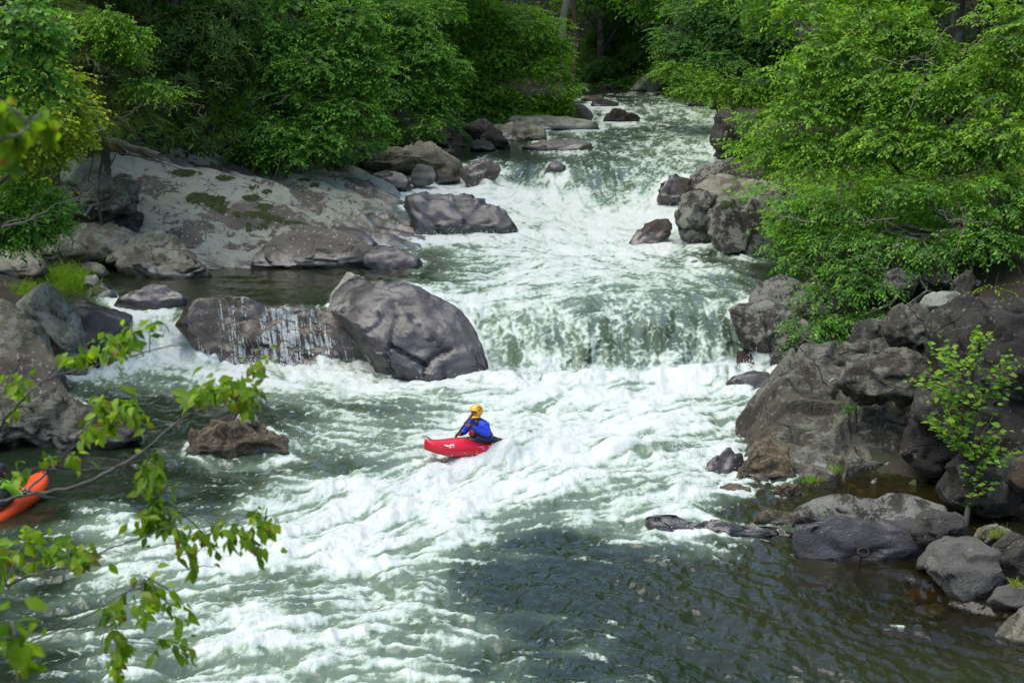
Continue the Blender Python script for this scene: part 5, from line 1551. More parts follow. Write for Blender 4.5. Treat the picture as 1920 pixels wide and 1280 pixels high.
def put_leaf(mesh, p, direction, up, sc, parent):
    y = Vector(direction).normalized()
    x = y.cross(Vector(up)).normalized()
    zz = x.cross(y)
    o = bpy.data.objects.new("leaf", mesh)
    COL.objects.link(o)
    o.parent = parent
    m = Matrix((x, y, zz)).transposed().to_4x4()
    o.matrix_local = Matrix.Translation(Vector(p) - parent.location) @ m @ Matrix.Scale(sc, 4)
    return o


M_NEARBARK = plain("grey_branch_bark", (.105, .10, .085), .85, vary=.5, bump=.4, scale=60)


_cache = {}


def near_branch(label, D, lines, clusters, seed, sc=1.0):
    r_ = np.random.default_rng(seed)
    all_pts = []
    parts = []
    for (ln, r0, r1) in lines:
        c = np.array(ln, float)
        tt = np.linspace(0, len(c) - 1, len(c) * 5)
        px = np.interp(tt, range(len(c)), c[:, 0])
        py = np.interp(tt, range(len(c)), c[:, 1])
        kk = np.ones(5) / 5
        if len(px) > 12:
            px[2:-2] = np.convolve(px, kk, 'valid')
            py[2:-2] = np.convolve(py, kk, 'valid')
        dd = D + .25 * np.sin(tt * 1.3 + seed) + .02 * r_.normal(size=len(tt))
        P = at_d(px + r_.normal(size=len(px)) * 1.2, py + r_.normal(size=len(px)) * 1.2, dd)
        all_pts.append(P)
        parts.append((P, np.linspace(r0, r1, len(P))))
    allp = np.concatenate(all_pts)
    org = all_pts[0][0]
    e = empty("leafy_branch", org, label, "branch")
    for (P, r) in parts:
        link("branch", mesh_np("branch", *tube_np(P - org, r, 7)), M_NEARBARK, e)
    twv = []
    extra = []
    n = 0
    for (px, py, rx, ry, cnt) in clusters:
        c0 = at_d(px, py, D)
        q = allp[np.argmin(((allp - c0) ** 2).sum(1))]
        c0[1] = q[1]
        c0 = at_d(px, py, q[1])
        zc = q[1]
        a, b = rx / FPX * zc, ry / FPX * zc
        nt_ = max(2, cnt // 6)
        cnt = int(cnt * (1.12 if cnt > 40 else 1.35 if seed > 201 else 1.08))
        left = cnt
        for t in range(nt_):
            end = c0 + np.array([r_.uniform(-1, 1) * a, r_.normal() * .10, r_.uniform(-1, 1) * b])
            st = q + r_.normal(size=3) * .01
            mp = (st + end) / 2 + [0, 0, .02]
            tw = np.array([st, st * .6 + mp * .4, mp, mp * .5 + end * .5 + [0, 0, .008], end])
            twv.append(tube_np(tw - org, np.array([.0028, .0024, .002, .0016, .001]), 5))
            m = left // (nt_ - t)
            left -= m
            d0 = unit(end - mp)
            for k_ in range(m):
                u = (k_ + 1) / m
                p = mp + (end - mp) * u
                sd = np.array([r_.normal() * .7, r_.normal() * .6, -.55 - .5 * r_.random()])
                dr = unit(d0 * .7 + sd)
                up = unit(np.array([r_.normal() * .5, -.75 + r_.normal() * .4, .75]))
                put_leaf(NEAR_LEAVES[int(r_.integers(len(NEAR_LEAVES)))], p, dr, up, sc * r_.uniform(.48, .88), e)
                n += 1
                for q_ in range(2 if cnt > 20 and seed <= 203 else 1):
                    extra.append((p + r_.normal(size=3) * .022, unit(dr + r_.normal(size=3) * .6), unit(up + r_.normal(size=3) * .4), sc * r_.uniform(.38, .78), int(r_.integers(len(NEAR_LEAVES)))))
    lv, lf_, lc, on = [], [], [], 0
    for (p, dr, up, s_, mi) in extra:
        m_ = NEAR_LEAVES[mi]
        if mi not in _cache:
            co = np.array([q.co[:] for q in m_.vertices])
            fa = np.array([q.vertices[:] if len(q.vertices) == 3 else q.vertices[:3] for q in m_.polygons])
            cc_ = np.array([q.color[:3] for q in m_.attributes["tint"].data])
            _cache[mi] = (co, fa, cc_)
        co, fa, cc_ = _cache[mi]
        x_ = unit(np.cross(dr, up))
        z_ = np.cross(x_, dr)
        lv.append(p - org + s_ * (co[:, :1] * x_ + co[:, 1:2] * dr + co[:, 2:] * z_))
        lf_.append(fa + on)
        lc.append(cc_)
        on += len(co)
    me = mesh_np("leaves", np.concatenate(lv), np.concatenate(lf_))
    cattr(me, "tint", np.concatenate(lc))
    link("leaves", me, M_LEAF, e)["kind"] = "stuff"
    me = mesh_np("twig", *join_np(twv))
    o = link("twig", me, M_NEARBARK, e)
    o["kind"] = "stuff"
    return e


near_branch("thin leafy branch crossing the lower left of the view in front of the river", 4.5,
            [([(-60, 950), (0, 940), (50, 927), (150, 912), (240, 865), (280, 835), (350, 775), (425, 752), (520, 735)], .0075, .002),
             ([(46, 925), (85, 888), (110, 872), (130, 840), (160, 800), (200, 770), (270, 765)], .005, .0015), ([(108, 874), (180, 882), (250, 868), (300, 845), (420, 842)], .004, .001),
             ([(240, 866), (265, 900), (290, 940), (330, 960), (420, 965), (500, 962)], .003, .001)],
            [(440, 728, 105, 26, 44), (250, 765, 55, 20, 20), (175, 795, 65, 30, 26), (285, 868, 38, 20, 16), (150, 850, 45, 25, 12), (272, 925, 40, 50, 22), (425, 975, 90, 26, 30), (300, 1010, 45, 45, 26), (385, 1030, 35, 40, 14), (480, 1035, 14, 18, 5), (60, 870, 60, 18, 12), (470, 765, 40, 14, 8), (345, 745, 25, 14, 6)], 201)
near_branch("upper thin branch with one bright leaf cluster over the left side chute", 4.7,
            [([(-60, 880), (-10, 815), (15, 780), (45, 745), (75, 715), (125, 697), (200, 680), (310, 650), (390, 637), (430, 600)], .0058, .001)],
            [(200, 650, 55, 24, 26), (250, 625, 28, 14, 10), (45, 712, 25, 14, 7), (10, 735, 25, 30, 8), (140, 670, 20, 18, 5), (5, 790, 20, 20, 5)], 202)
near_branch("lowest thin branch with scattered leaves along the bottom left corner", 4.2,
            [([(-60, 1120), (0, 1100), (70, 1075), (125, 1065), (200, 1030), (265, 1007), (330, 985)], .0058, .0015), ([(-60, 1240), (75, 1195), (165, 1155), (240, 1105), (310, 1070)], .004, .001), ([(165, 1155), (210, 1190), (300, 1230)], .0025, .001)],
            [(55, 1010, 60, 25, 28), (165, 1020, 40, 14, 12), (130, 1040, 30, 12, 6), (240, 1090, 45, 16, 12), (300, 1115, 60, 20, 14), (355, 1150, 25, 18, 6), (225, 1170, 45, 35, 14), (250, 1225, 60, 22, 14), (325, 1240, 30, 25, 8), (40, 1060, 30, 14, 6)], 203)
near_branch("blurred bright green leaves very close at the left edge", 2.5, [([(-80, 290), (-20, 270), (40, 250), (70, 225)], .004, .0015)], [(20, 215, 45, 28, 16), (30, 265, 50, 30, 16), (10, 300, 35, 20, 8)], 204)
near_branch("blurred leaves very close in the bottom left corner", 2.4, [([(-80, 1220), (-10, 1200), (40, 1190), (80, 1200)], .0035, .0012)], [(35, 1190, 40, 35, 9), (20, 1265, 40, 20, 6)], 205)

# ---------------- sapling on the near right rocks
r_ = np.random.default_rng(31)
sb = at_d(1808, 992, 23.2)
se = empty("sapling", sb, "young sapling with bright fresh leaves growing among the right shore rocks", "sapling")
stem = at_d(np.array([1808, 1816, 1824, 1830, 1826, 1834, 1822, 1836, 1832]), np.array([996, 950, 915, 870, 830, 770, 720, 660, 615]), np.array([23.2, 23.3, 23.4, 23.5, 23.5, 23.6, 23.6, 23.6, 23.6]))
link("trunk", mesh_np("trunk", *tube_np(stem - sb, np.linspace(.055, .007, 9), 8)), plain("sapling_bark", (.12, .105, .085), .85, vary=.4, bump=.3, scale=40), se)
scl = [(1715, 700, 28, 16), (1745, 690, 30, 22), (1775, 680, 35, 30), (1758, 645, 20, 14), (1842, 640, 26, 30), (1832, 622, 10, 12), (1880, 695, 36, 30), (1905, 668, 18, 14), (1795, 730, 50, 26), (1850, 735, 45, 25), (1745, 735, 24, 18), (1770, 775, 36, 18), (1815, 790, 45, 22), (1868, 800, 30, 20), (1822, 830, 36, 20), (1840, 858, 30, 18), (1890, 825, 34, 24), (1900, 860, 26, 20), (1830, 880, 22, 12), (1850, 895, 18, 10), (1815, 935, 12, 12), (1760, 792, 26, 10)]
parts, rest = [], []
cnt = 0
for ci, (px, py, rx, ry) in enumerate(scl):
    for t in range(8):
        d_ = 23.5 + r_.normal() * .35
        end = at_d(px + r_.uniform(-1, 1) * rx, py + r_.uniform(-1, 1) * ry, d_)
        kx = int(np.argmin(np.abs(stem[:, 2] - (end[2] - .15))))
        st = stem[max(1, kx - 1)]
        tw = wiggle(st, end, 7, .06, -.05)
        parts.append(tube_np(tw - sb, np.linspace(.012, .002, 7), 4))
        for k_ in range(6):
            p = tw[2] + (tw[6] - tw[2]) * ((k_ + .5) / 6) + r_.normal(size=3) * .03
            dr = unit(unit(tw[6] - tw[3]) * .7 + np.array([r_.normal() * .7, r_.normal() * .5, -.35]))
            up = unit(np.array([r_.normal() * .5, -.55 + r_.normal() * .4, .9]))
            sc = r_.uniform(.65, 1.2)
            if k_ in (2, 5) and cnt < 300:
                put_leaf(SAP_LEAVES[int(r_.integers(6))], p, dr, up, sc, se)
                cnt += 1
            else:
                rest.append((p, dr, up, sc))
br = link("branches", mesh_np("branches", *join_np(parts)), M_BARK, se)
br["kind"] = "stuff"
b_, d_, u_, s_ = [np.array([q[i] for q in rest]) for i in range(4)]
V, Fc = leaves_np(b_, d_, u_, .13 * s_, .075 * s_)
me = mesh_np("leaves", V - sb, Fc)
cattr(me, "tint", tint_of('bright', np.repeat(np.clip(r_.normal(size=len(b_)) * .25 + .6, 0, 1), 4), r_))
o = link("leaves", me, M_LEAF, se)
o["kind"] = "stuff"


# ---------------- grass tufts
def grass(label, px, py, D, rx, ry, n, h, seed, pal='bright'):
    r_ = np.random.default_rng(seed)
    if D is None:        # stand it where the view meets the bank
        ds = np.linspace(15, 110, 3000)
        q = at_d(px, py, ds)
        D = ds[int(np.argmax(q[:, 2] < ground_z(q[:, 0], q[:, 1])))]
    c = at_d(px, py, D)
    a = rx / FPX * D
    P = c + np.stack([r_.normal(size=n) * a * .5, r_.normal(size=n) * a * .5, np.zeros(n)], 1)
    if ry:
        P[:, 2] += (P[:, 1] - c[1]) * ry
    d = unit(np.stack([r_.normal(size=n) * .5, r_.normal(size=n) * .5, np.ones(n)], 1))
    L = h * r_.uniform(.5, 1.2, n)
    mid = P + d * (L * .6)[:, None]
    out = d * [1, 1, 0]
    tip = mid + unit(d + out * 1.6 - [0, 0, .2]) * (L * .5)[:, None]
    s = unit(np.cross(d, r_.normal(size=(n, 3)))) * .006
    v = np.stack([P - s, P + s, mid + s * .8, mid - s * .8, tip], 1).reshape(-1, 3) - c
    i = np.arange(n)[:, None] * 5
    f = np.concatenate([i + [0, 1, 2], i + [0, 2, 3], i + [3, 2, 4]], 1).reshape(-1, 3)
    me = mesh_np("grass_tuft", v, f)
    t = np.repeat(np.clip(r_.normal(size=n) * .25 + .55, 0, 1), 5)
    cc = np.array(PAL[pal])
    cattr(me, "tint", cc[0] + (cc[2] - cc[0]) * t[:, None])
    o = link("grass_tuft", me, M_LEAF, None, c)
    return tag(o, label, "grass", None, "thing")


grass("lush green grass tuft between the pale rocks at the left pool", 112, 538, None, 50, .35, 2600, .46, 301)
grass("bright grass tuft on the pale slab at the right shore", 1416, 362, 53.5, 26, .2, 500, .4, 302)
grass("thin grass blades on the small brown rock at the right shore", 1872, 1006, 21.6, 20, 0, 60, .22, 303, 'yellow')
grass("small weed clump between the grey rocks at the right edge", 1906, 1098, 19.8, 14, 0, 70, .12, 304, 'yellow')
grass("sparse grass on the dark bank at the left edge below the lush tuft", 40, 552, None, 40, .3, 700, .28, 309)
grass("tiny green tuft in the crack of the mossy bedrock hump", 313, 368, 46.5, 8, 0, 90, .3, 305)
grass("little fern tuft in the crack of the right cliff", 1590, 770, 26.6, 10, 0, 60, .2, 306, 'deep')
grass("grass wisps at the waterline under the right cliff", 1566, 884, 25.2, 12, 0, 60, .18, 307)
grass("mossy green weed streaming at the water's edge below the right cliff", 1520, 902, 25.2, 18, 0, 150, .12, 308, 'mid')


# ---------------- logs and dead branches on the left bank
M_LOG = plain("weathered_log", (.15, .10, .07), .9, vary=.5, bump=.8, scale=14)


def log(label, a, b, Da, Db, r0, r1, mat=M_LOG, name="fallen_log", cat="log", seg=10, wig=.03, twigs=0):
    p0, p1 = at_d(a[0], a[1], Da), at_d(b[0], b[1], Db)
    n = 12
    w_ = wiggle(p0, p1, n, wig)
    rad = np.linspace(r0, r1, n) * (1 + .12 * rng.normal(size=n))
    parts = [tube_np(w_ - p0, rad, seg)]
    for t in range(twigs):
        g = w_[int(rng.integers(3, n))]
        o = g + rng.normal(size=3) * .35 + [0, 0, .2]
        parts.append(tube_np(wiggle(g, o, 6, .12) - p0, np.linspace(r1, .003, 6), 5))
    me = mesh_np(name, *join_np(parts))
    o = link(name, me, mat, None, p0)
    return tag(o, label, cat)


log("reddish rotten log lying under the hemlock on the left bank", (140, 232), (232, 288), 45, 43.4, .16, .10)
log("grey weathered log propped across the top of the left rocks", (150, 250), (300, 292), 44.4, 42.6, .14, .09, M_PALEBARK)
log("thin reddish stick on the litter below the fallen logs", (225, 288), (345, 318), 43, 43.2, .03, .012)
log("bare pale dead branch reaching in at the left edge above the grass", (-30, 440), (175, 350), 31, 32, .03, .006, M_TWIG, "dead_branch", "branch", 6, .05, 6)
log("thin crooked dead twig below the pale dead branch", (-30, 436), (120, 392), 30.5, 31.5, .018, .004, M_TWIG, "dead_branch", "branch", 6, .06, 4)
log("curved dead root lying on the knobbly right cliff", (1556, 716), (1588, 690), 27.3, 27.6, .03, .012, M_PALEBARK, "dead_root", "branch", 6, .12)

# ---------------- iron eye bolt in the shallows
M_IRON = plain("rusted_iron", (.045, .032, .028), .5, .7, vary=.4, bump=.3, scale=80)
ib = at_z(1610, 1057, .02)
ie = empty("eye_bolt", ib, "rusty iron eye bolt sticking up from the water before the two-tone boulder", "eye bolt")
top = at_d(1617, 1040, ib[1])
rod = np.array([ib - (top - ib) * 1.0, ib, (ib + top) / 2, top])
link("rod", mesh_np("rod", *tube_np(rod - ib, np.full(4, .022), 10)), M_IRON, ie)
a_ = np.linspace(0, 2 * np.pi, 25)
rc = top + np.array([.012, 0, .045])
ringp = rc + np.stack([np.cos(a_) * .085, np.sin(a_) * .04, np.sin(a_) * .055], 1)
link("ring", mesh_np("ring", *tube_np(ringp - ib, np.full(25, .021), 8)), M_IRON, ie)

# ------------------------------------------------------------------ kayaks and paddlers
def skin(name, V, E, R, sub=2, root=0):
    me = bpy.data.meshes.new(name)
    me.from_pydata([tuple(v) for v in V], E, [])
    o = bpy.data.objects.new(name, me)
    COL.objects.link(o)
    sk = o.modifiers.new("s", 'SKIN')
    sk.use_smooth_shade = True
    dat = me.skin_vertices[0].data if me.skin_vertices else None
    if dat is None:
        import bmesh
        bm = bmesh.new()
        bm.from_mesh(me)
        bm.verts.layers.skin.verify()
        bm.to_mesh(me)
        bm.free()
        dat = me.skin_vertices[0].data
    for i, d in enumerate(dat):
        r = R[i]
        d.radius = (r, r) if np.isscalar(r) else r
        d.use_root = (i == root)
    ss = o.modifiers.new("b", 'SUBSURF')
    ss.levels = ss.render_levels = sub
    dg = bpy.context.evaluated_depsgraph_get()
    m2 = bpy.data.meshes.new_from_object(o.evaluated_get(dg))
    m2.name = name
    bpy.data.objects.remove(o)
    for p_ in m2.polygons:
        p_.use_smooth = True
    return m2


def loft(rings, cap=True):
    """rings: (n, m, 3) -> verts, quads plus caps as collapsed rings"""
    rings = np.asarray(rings, float)
    n, m, _ = rings.shape
    if cap:
        c0 = np.repeat(rings[0].mean(0)[None], m, 0)[None]
        c1 = np.repeat(rings[-1].mean(0)[None], m, 0)[None]
        rings = np.concatenate([c0, rings, c1])
        n += 2
    i = np.arange(n - 1)[:, None] * m
    j = np.arange(m)[None]
    j2 = (j + 1) % m
    f = np.stack([i + j, i + m + j, i + m + j2, i + j2], -1).reshape(-1, 4)
    return rings.reshape(-1, 3), f


def kayak(label, col, deckmark, loc, heading, pitch, roll):
    L = 2.45
    e = empty("kayak", loc, label, "kayak")
    h = Vector(heading).normalized()
    up = Vector((0, 0, 1))
    lft = up.cross(h)
    e.matrix_world = Matrix.Translation(loc) @ Matrix((h, lft, up)).transposed().to_4x4() @ Matrix.Rotation(pitch, 4, 'Y') @ Matrix.Rotation(roll, 4, 'X')
    k = NT("kayak_plastic")
    n = k.noise(k.n("TexCoord").outputs["Object"], 25, 5)
    c = k.mix(k.ramp(k.noise(k.scaled(k.n("TexCoord").outputs["Object"], (1, 8, 8)), 7, 5), .56, .7, 0, .35), C4(col), C4([min(1, q * 1.5 + .05) for q in col]))
    p = k.n("BsdfPrincipled")
    k.set(p, Base__Color=c, Roughness=.3, Normal=k.bump(n, .08, .01))
    m = k.surf(p.outputs[0])
    xs = np.linspace(-1.20, 1.25, 40)
    s = (xs - .02) / 1.235
    half = .325 * np.clip(1 - np.abs(s) ** 3.4, 0, 1) ** .5
    keel = -.12 + .19 * np.abs(s) ** 2.8
    deck = .17 + .11 * np.abs(s) ** 2 + .07 * np.exp(-((xs - .45) / .35) ** 2) - .02 * (s < -.3)
    deck = np.maximum(deck, keel + .05)
    a = np.linspace(0, 2 * np.pi, 28, endpoint=False)
    rings = []
    for x, w_, kz, dz in zip(xs, half, keel, deck):
        w_ = max(w_, .03)
        mid = kz + (dz - kz) * .45
        ca, sa = np.cos(a), np.sin(a)
        yy = w_ * np.sign(ca) * np.abs(ca) ** .75
        zz = np.where(sa > 0, mid + (dz - mid) * np.abs(sa) ** 1.15, mid - (mid - kz) * np.abs(sa) ** .6)
        rings.append(np.stack([np.full(28, x), yy, zz], 1))
    v, f = loft(rings)
    link("hull", mesh_np("hull", v, f), m, e)
    blk = plain("black_neoprene", (.018, .018, .02), .55, bump=.2, scale=60)
    t = np.linspace(0, 2 * np.pi, 33)
    rim = np.stack([np.cos(t) * .40 - .02, np.sin(t) * .225, np.full(33, .205) + .02 * np.cos(t)], 1)
    link("cockpit_rim", mesh_np("cockpit_rim", *tube_np(rim, np.full(33, .018), 8)), blk, e)
    rr = []
    for q, z in ((1.0, .21), (.85, .235), (.55, .27), (.42, .36)):
        rr.append(np.stack([np.cos(t[:-1]) * .40 * q - .02 + (1 - q) * -.03, np.sin(t[:-1]) * .225 * q, np.full(32, z) + .015 * np.cos(t[:-1])], 1))
    link("spray_skirt", mesh_np("spray_skirt", *loft(rr)), blk, e)
    for x in (1.17, -1.12):
        g = np.array([[x - .03, .04, .27], [x + .03, .045, .31], [x + .06, 0, .33], [x + .03, -.045, .31], [x - .03, -.04, .27]])
        link("grab_loop", mesh_np("grab_loop", *tube_np(g, np.full(5, .009), 6)), blk, e)
    return e, m


def decal_patch(name, e, cx, cz, side, L, Hh, col, hull, shape):
    """thin flat shapes lying a hair proud of the hull's side"""
    from mathutils.bvhtree import BVHTree
    me = hull.data
    bv = BVHTree.FromPolygons([q.co for q in me.vertices], [tuple(p.vertices) for p in me.polygons])
    vs, fs = [], []
    for poly in shape:
        b = len(vs)
        for (u, w_) in poly:
            x, z = cx + u * L, cz + w_ * Hh
            hit = bv.ray_cast(Vector((x, side * 2, z)), Vector((0, -side, 0)))
            p = hit[0] if hit[0] is not None else Vector((x, side * .2, z))
            vs.append((p.x, p.y + side * .004, p.z + .002))
        fs.append(tuple(range(b, len(vs))))
    m2 = bpy.data.meshes.new(name)
    m2.from_pydata(vs, [], fs)
    return link(name, m2, plain(name + "_col", col, .4, vary=.05), e)


def hand_chain(V, E, R, wrist, grip, sdir, i_wrist):
    """palm, four curled fingers and a thumb round a shaft at grip"""
    s = unit(np.asarray(sdir, float))
    a = np.asarray(wrist) - grip
    a = unit(a - s * (a @ s))
    b = np.cross(s, a)
    palm = grip + a * .035
    V.append(palm); R.append(.026); E.append((i_wrist, len(V) - 1))
    ip = len(V) - 1
    for k_, ln in enumerate((.9, 1.0, .95, .8)):
        o = s * (k_ - 1.5) * .021
        prev = ip
        for ang, rr in ((40, .034), (100, .032), (165, .030)):
            t = math.radians(ang * ln)
            V.append(grip + o + (a * math.cos(t) + b * math.sin(t)) * rr); R.append(.0098)
            E.append((prev, len(V) - 1)); prev = len(V) - 1
    prev = ip
    for ang, rr in ((-50, .034), (-110, .031)):
        t = math.radians(ang)
        V.append(grip + s * .03 + (a * math.cos(t) + b * math.sin(t)) * rr); R.append(.011)
        E.append((prev, len(V) - 1)); prev = len(V) - 1


def paddler(label, base, cols, hands, helmet_col, full_face, head_turn=0.0, lean=0.0, mark=False):
    e = empty("person", base.matrix_world.translation, label, "person")
    e.matrix_world = base.matrix_world.copy()
    T = np.array
    sh = {1: T([.07 + lean, .185, .545]), -1: T([.09 + lean, -.185, .545])}
    elb = {1: T([-.03 + lean, .31, .34]), -1: T([.22 + lean, -.31, .30])}
    V = [T([-.02, 0, .08]), T([0, 0, .26]), T([.04 + lean * .6, 0, .44]), T([.08 + lean, 0, .56]), T([.11 + lean, 0, .64]), T([.135 + lean, 0, .70]), T([.135 + lean, 0, .775]), T([.125 + lean, 0, .835])]
    R = [.15, .14, .15, .10, .055, .075, .092, .07]
    E = [(0, 1), (1, 2), (2, 3), (3, 4), (4, 5), (5, 6), (6, 7)]
    for s in (1, -1):       # thighs and shins under the deck
        V += [T([.30, .13 * s, .12]), T([.62, .16 * s, .16]), T([.95, .10 * s, .05])]
        R += [.085, .065, .045]
        n = len(V)
        E += [(0, n - 3), (n - 3, n - 2), (n - 2, n - 1)]
    arms = {}
    for s in (1, -1):
        g, sd = hands[s]
        g = T(g)
        wr = g + unit(elb[s] - g) * .10
        V += [sh[s], elb[s], wr]
        R += [.066, .048, .029]
        n = len(V)
        E += [(3, n - 3), (n - 3, n - 2), (n - 2, n - 1)]
        arms[s] = (wr, n - 1)
        hand_chain(V, E, R, wr, g, sd, n - 1)
    body = skin("body", V, E, R, 2)
    skm = plain("skin", (.42, .24, .17), .5, vary=.08)
    link("body", body, skm, e)
    # face: brow, nose, lips, eyes
    hc = T([.135 + lean, 0, .755])
    ct, st_ = math.cos(head_turn), math.sin(head_turn)

    def hd(x, y, z):
        return hc + T([x * ct - y * st_, x * st_ + y * ct, z])
    dk = plain("dark_eye", (.02, .015, .012), .2)
    for s in (1, -1):
        t = np.linspace(0, np.pi, 6)
        rr = [np.stack([np.full(10, 0.0), np.cos(np.linspace(0, 6.283, 10, endpoint=False)) * .013 * math.sin(q) , np.sin(np.linspace(0, 6.283, 10, endpoint=False)) * .009 * math.sin(q)], 1) + [.008 * math.cos(q), 0, 0] for q in t[1:-1]]
        v, f = loft(rr)
        link("eye", mesh_np("eye", T([hd(.086 + p_[0], .032 * s + p_[1], .012 + p_[2]) for p_ in v]), f), dk, e)
    nose = T([hd(.082, 0, .02), hd(.104, 0, -.005), hd(.112, 0, -.022), hd(.095, 0, -.034)])
    link("nose", mesh_np("nose", *tube_np(nose, T([.008, .013, .017, .010]), 8)), skm, e)
    lip = T([hd(.087, .028, -.055), hd(.098, .012, -.055), hd(.098, -.012, -.055), hd(.087, -.028, -.055)])
    link("mouth", mesh_np("mouth", *tube_np(lip, T([.004, .008, .008, .004]), 6)), plain("lips", (.30, .12, .10), .5), e)
    # jacket with sleeves
    V = [T([-.02, 0, .20]), T([0, 0, .30]), T([.04 + lean * .6, 0, .45]), T([.075 + lean, 0, .555]), T([.10 + lean, 0, .615])]
    R = [.168, .16, .166, .118, .072]
    E = [(0, 1), (1, 2), (2, 3), (3, 4)]
    for s in (1, -1):
        wr = arms[s][0]
        V += [sh[s], (sh[s] + elb[s]) / 2, elb[s], (elb[s] + wr) / 2, wr + unit(elb[s] - wr) * .012]
        R += [.090, .080, .070, .062, .046]
        n = len(V)
        E += [(3, n - 5)] + [(n - 5 + q, n - 4 + q) for q in range(4)]
    link("jacket", skin("jacket", V, E, R, 2), plain("jacket_cloth", cols[0], .6, vary=.12, bump=.5, scale=16), e)
    cuffm = plain("black_cuff", (.02, .02, .022), .6)
    for s in (1, -1):
        wr = arms[s][0]
        dd = unit(elb[s] - wr)
        link("cuff", mesh_np("cuff", *tube_np(T([wr - dd * .012, wr + dd * .01, wr + dd * .045]), T([.036, .047, .05]), 12)), cuffm, e)
    # buoyancy vest: body panel, shoulder straps, pocket, waist belt
    a = np.linspace(0, 2 * np.pi, 28, endpoint=False)
    rr = []
    for (x, z, fx, ly) in ((-.01, .20, .165, .195), (0, .24, .185, .215), (.02 + lean * .3, .33, .19, .222), (.035 + lean * .6, .42, .185, .215), (.05 + lean * .8, .49, .165, .19), (.06 + lean * .9, .53, .13, .15)):
        rr.append(np.stack([x + fx * np.sign(np.cos(a)) * np.abs(np.cos(a)) ** .8, ly * np.sign(np.sin(a)) * np.abs(np.sin(a)) ** .8, np.full(28, z) + .02 * np.cos(a * 2)], 1))
    vest = plain("vest_fabric", cols[1], .7, vary=.25, bump=.5, scale=22)
    link("life_vest", mesh_np("life_vest", *loft(rr)), vest, e)
    for s in (1, -1):
        P = T([[.20 + lean * .7, .10 * s, .45], [.165 + lean, .115 * s, .56], [.08 + lean, .125 * s, .635], [-.03 + lean, .12 * s, .58], [-.10 + lean * .6, .10 * s, .46]])
        link("shoulder_strap", mesh_np("shoulder_strap", *tube_np(P, np.full(5, .026), 8)), vest, e)
    pk = []
    for x, q in ((.19, .9), (.235, 1.0), (.25, .8)):
        u = np.linspace(0, 2 * np.pi, 16, endpoint=False)
        pk.append(np.stack([np.full(16, x + lean * .5), .10 * q * np.sign(np.cos(u)) * np.abs(np.cos(u)) ** .5, .335 + .065 * q * np.sign(np.sin(u)) * np.abs(np.sin(u)) ** .5], 1))
    link("chest_pocket", mesh_np("chest_pocket", *loft(pk)), plain("pocket_fabric", cols[2], .7, vary=.2), e)
    bt = np.concatenate([rr[1], rr[1][:1]])
    bt = bt * [1.03, 1.03, 1] + [0, 0, .02]
    link("waist_belt", mesh_np("waist_belt", *tube_np(bt, np.full(29, .016), 6)), plain("belt", cols[3], .6), e)
    # collar
    cr = np.stack([.105 + lean + .075 * np.cos(a), .078 * np.sin(a), .635 + .012 * np.cos(a)], 1)
    link("neck_gasket", mesh_np("neck_gasket", *tube_np(np.concatenate([cr, cr[:1]]), np.full(29, .022), 8)), cuffm, e)
    # helmet shell
    th = np.linspace(0.02, np.pi * .80, 26)
    ph = np.linspace(0, 2 * np.pi, 48, endpoint=False)
    v = T([[hd(.138 * math.sin(t) * math.cos(p_) - .012, .118 * math.sin(t) * math.sin(p_), .022 + .135 * math.cos(t)) for p_ in ph] for t in th])
    fs = []
    for i in range(25):
        for j in range(48):
            pa = abs((ph[j] + math.pi / 48 + math.pi) % (2 * math.pi) - math.pi)
            z = .135 * math.cos((th[i] + th[i + 1]) / 2) + .022
            face = pa < math.radians(62) and (z < .045) and (z > -.048 if full_face else True)
            if not face:
                fs.append((i * 48 + j, (i + 1) * 48 + j, (i + 1) * 48 + (j + 1) % 48, i * 48 + (j + 1) % 48))
    me = mesh_np("helmet", v.reshape(-1, 3), fs)
    hm = plain("helmet_shell", helmet_col, .25, vary=.06, coat=.5)
    ho = link("helmet", me, hm, e)
    so = ho.modifiers.new("thick", 'SOLIDIFY')
    so.thickness = .012
    pk_ = []
    for q in np.linspace(-1, 1, 11):      # short peak over the brow
        t = q * math.radians(58)
        pk_.append(hd(.132 * math.cos(t) - .006, .122 * math.sin(t), .05))
    link("helmet_peak", mesh_np("helmet_peak", *tube_np(T(pk_), np.linspace(.011, .011, 11), 8)), hm, ho)
    if full_face:
        cb = T([hd(.142 * math.cos(t) - .004, .110 * math.sin(t), -.078 - .012 * math.cos(t)) for t in np.linspace(-1.5, 1.5, 15)])
        link("chin_guard", mesh_np("chin_guard", *tube_np(cb, np.full(15, .026) - .006 * np.abs(np.linspace(-1, 1, 15)), 10)), hm, ho)
    for s in (1, -1):
        link("vent_hole", mesh_np("vent_hole", *tube_np(T([hd(.03, .112 * s, .065), hd(.03, .126 * s, .067)]), T([.009, .009]), 8)), cuffm, ho)
        link("rivet", mesh_np("rivet", *tube_np(T([hd(-.03, .118 * s, .0), hd(-.03, .128 * s, .0)]), T([.009, .006]), 8)), plain("steel", (.5, .5, .5), .3, .9), ho)
    if mark:      # dark blue swirl printed on the crown's side
        for s, off in ((1, 0.0),):
            t = np.linspace(.2, 4.6, 18)
            sw = []
            for q in t:
                x, z = .008 + .042 * math.cos(q) * (1 - q * .07), .098 + .022 * math.sin(q)
                zz = (z - .022) / .135
                xx = (x + .012) / .138
                y = .118 * math.sqrt(max(.02, 1 - min(.98, zz * zz + xx * xx)))
                sw.append(hd(x, (y + .004) * s, z + .002))
            link("helmet_emblem", mesh_np("helmet_emblem", *tube_np(T(sw), np.linspace(.004, .012, 18), 6)), plain("emblem_ink", (.05, .03, .22), .4), ho)
    return e


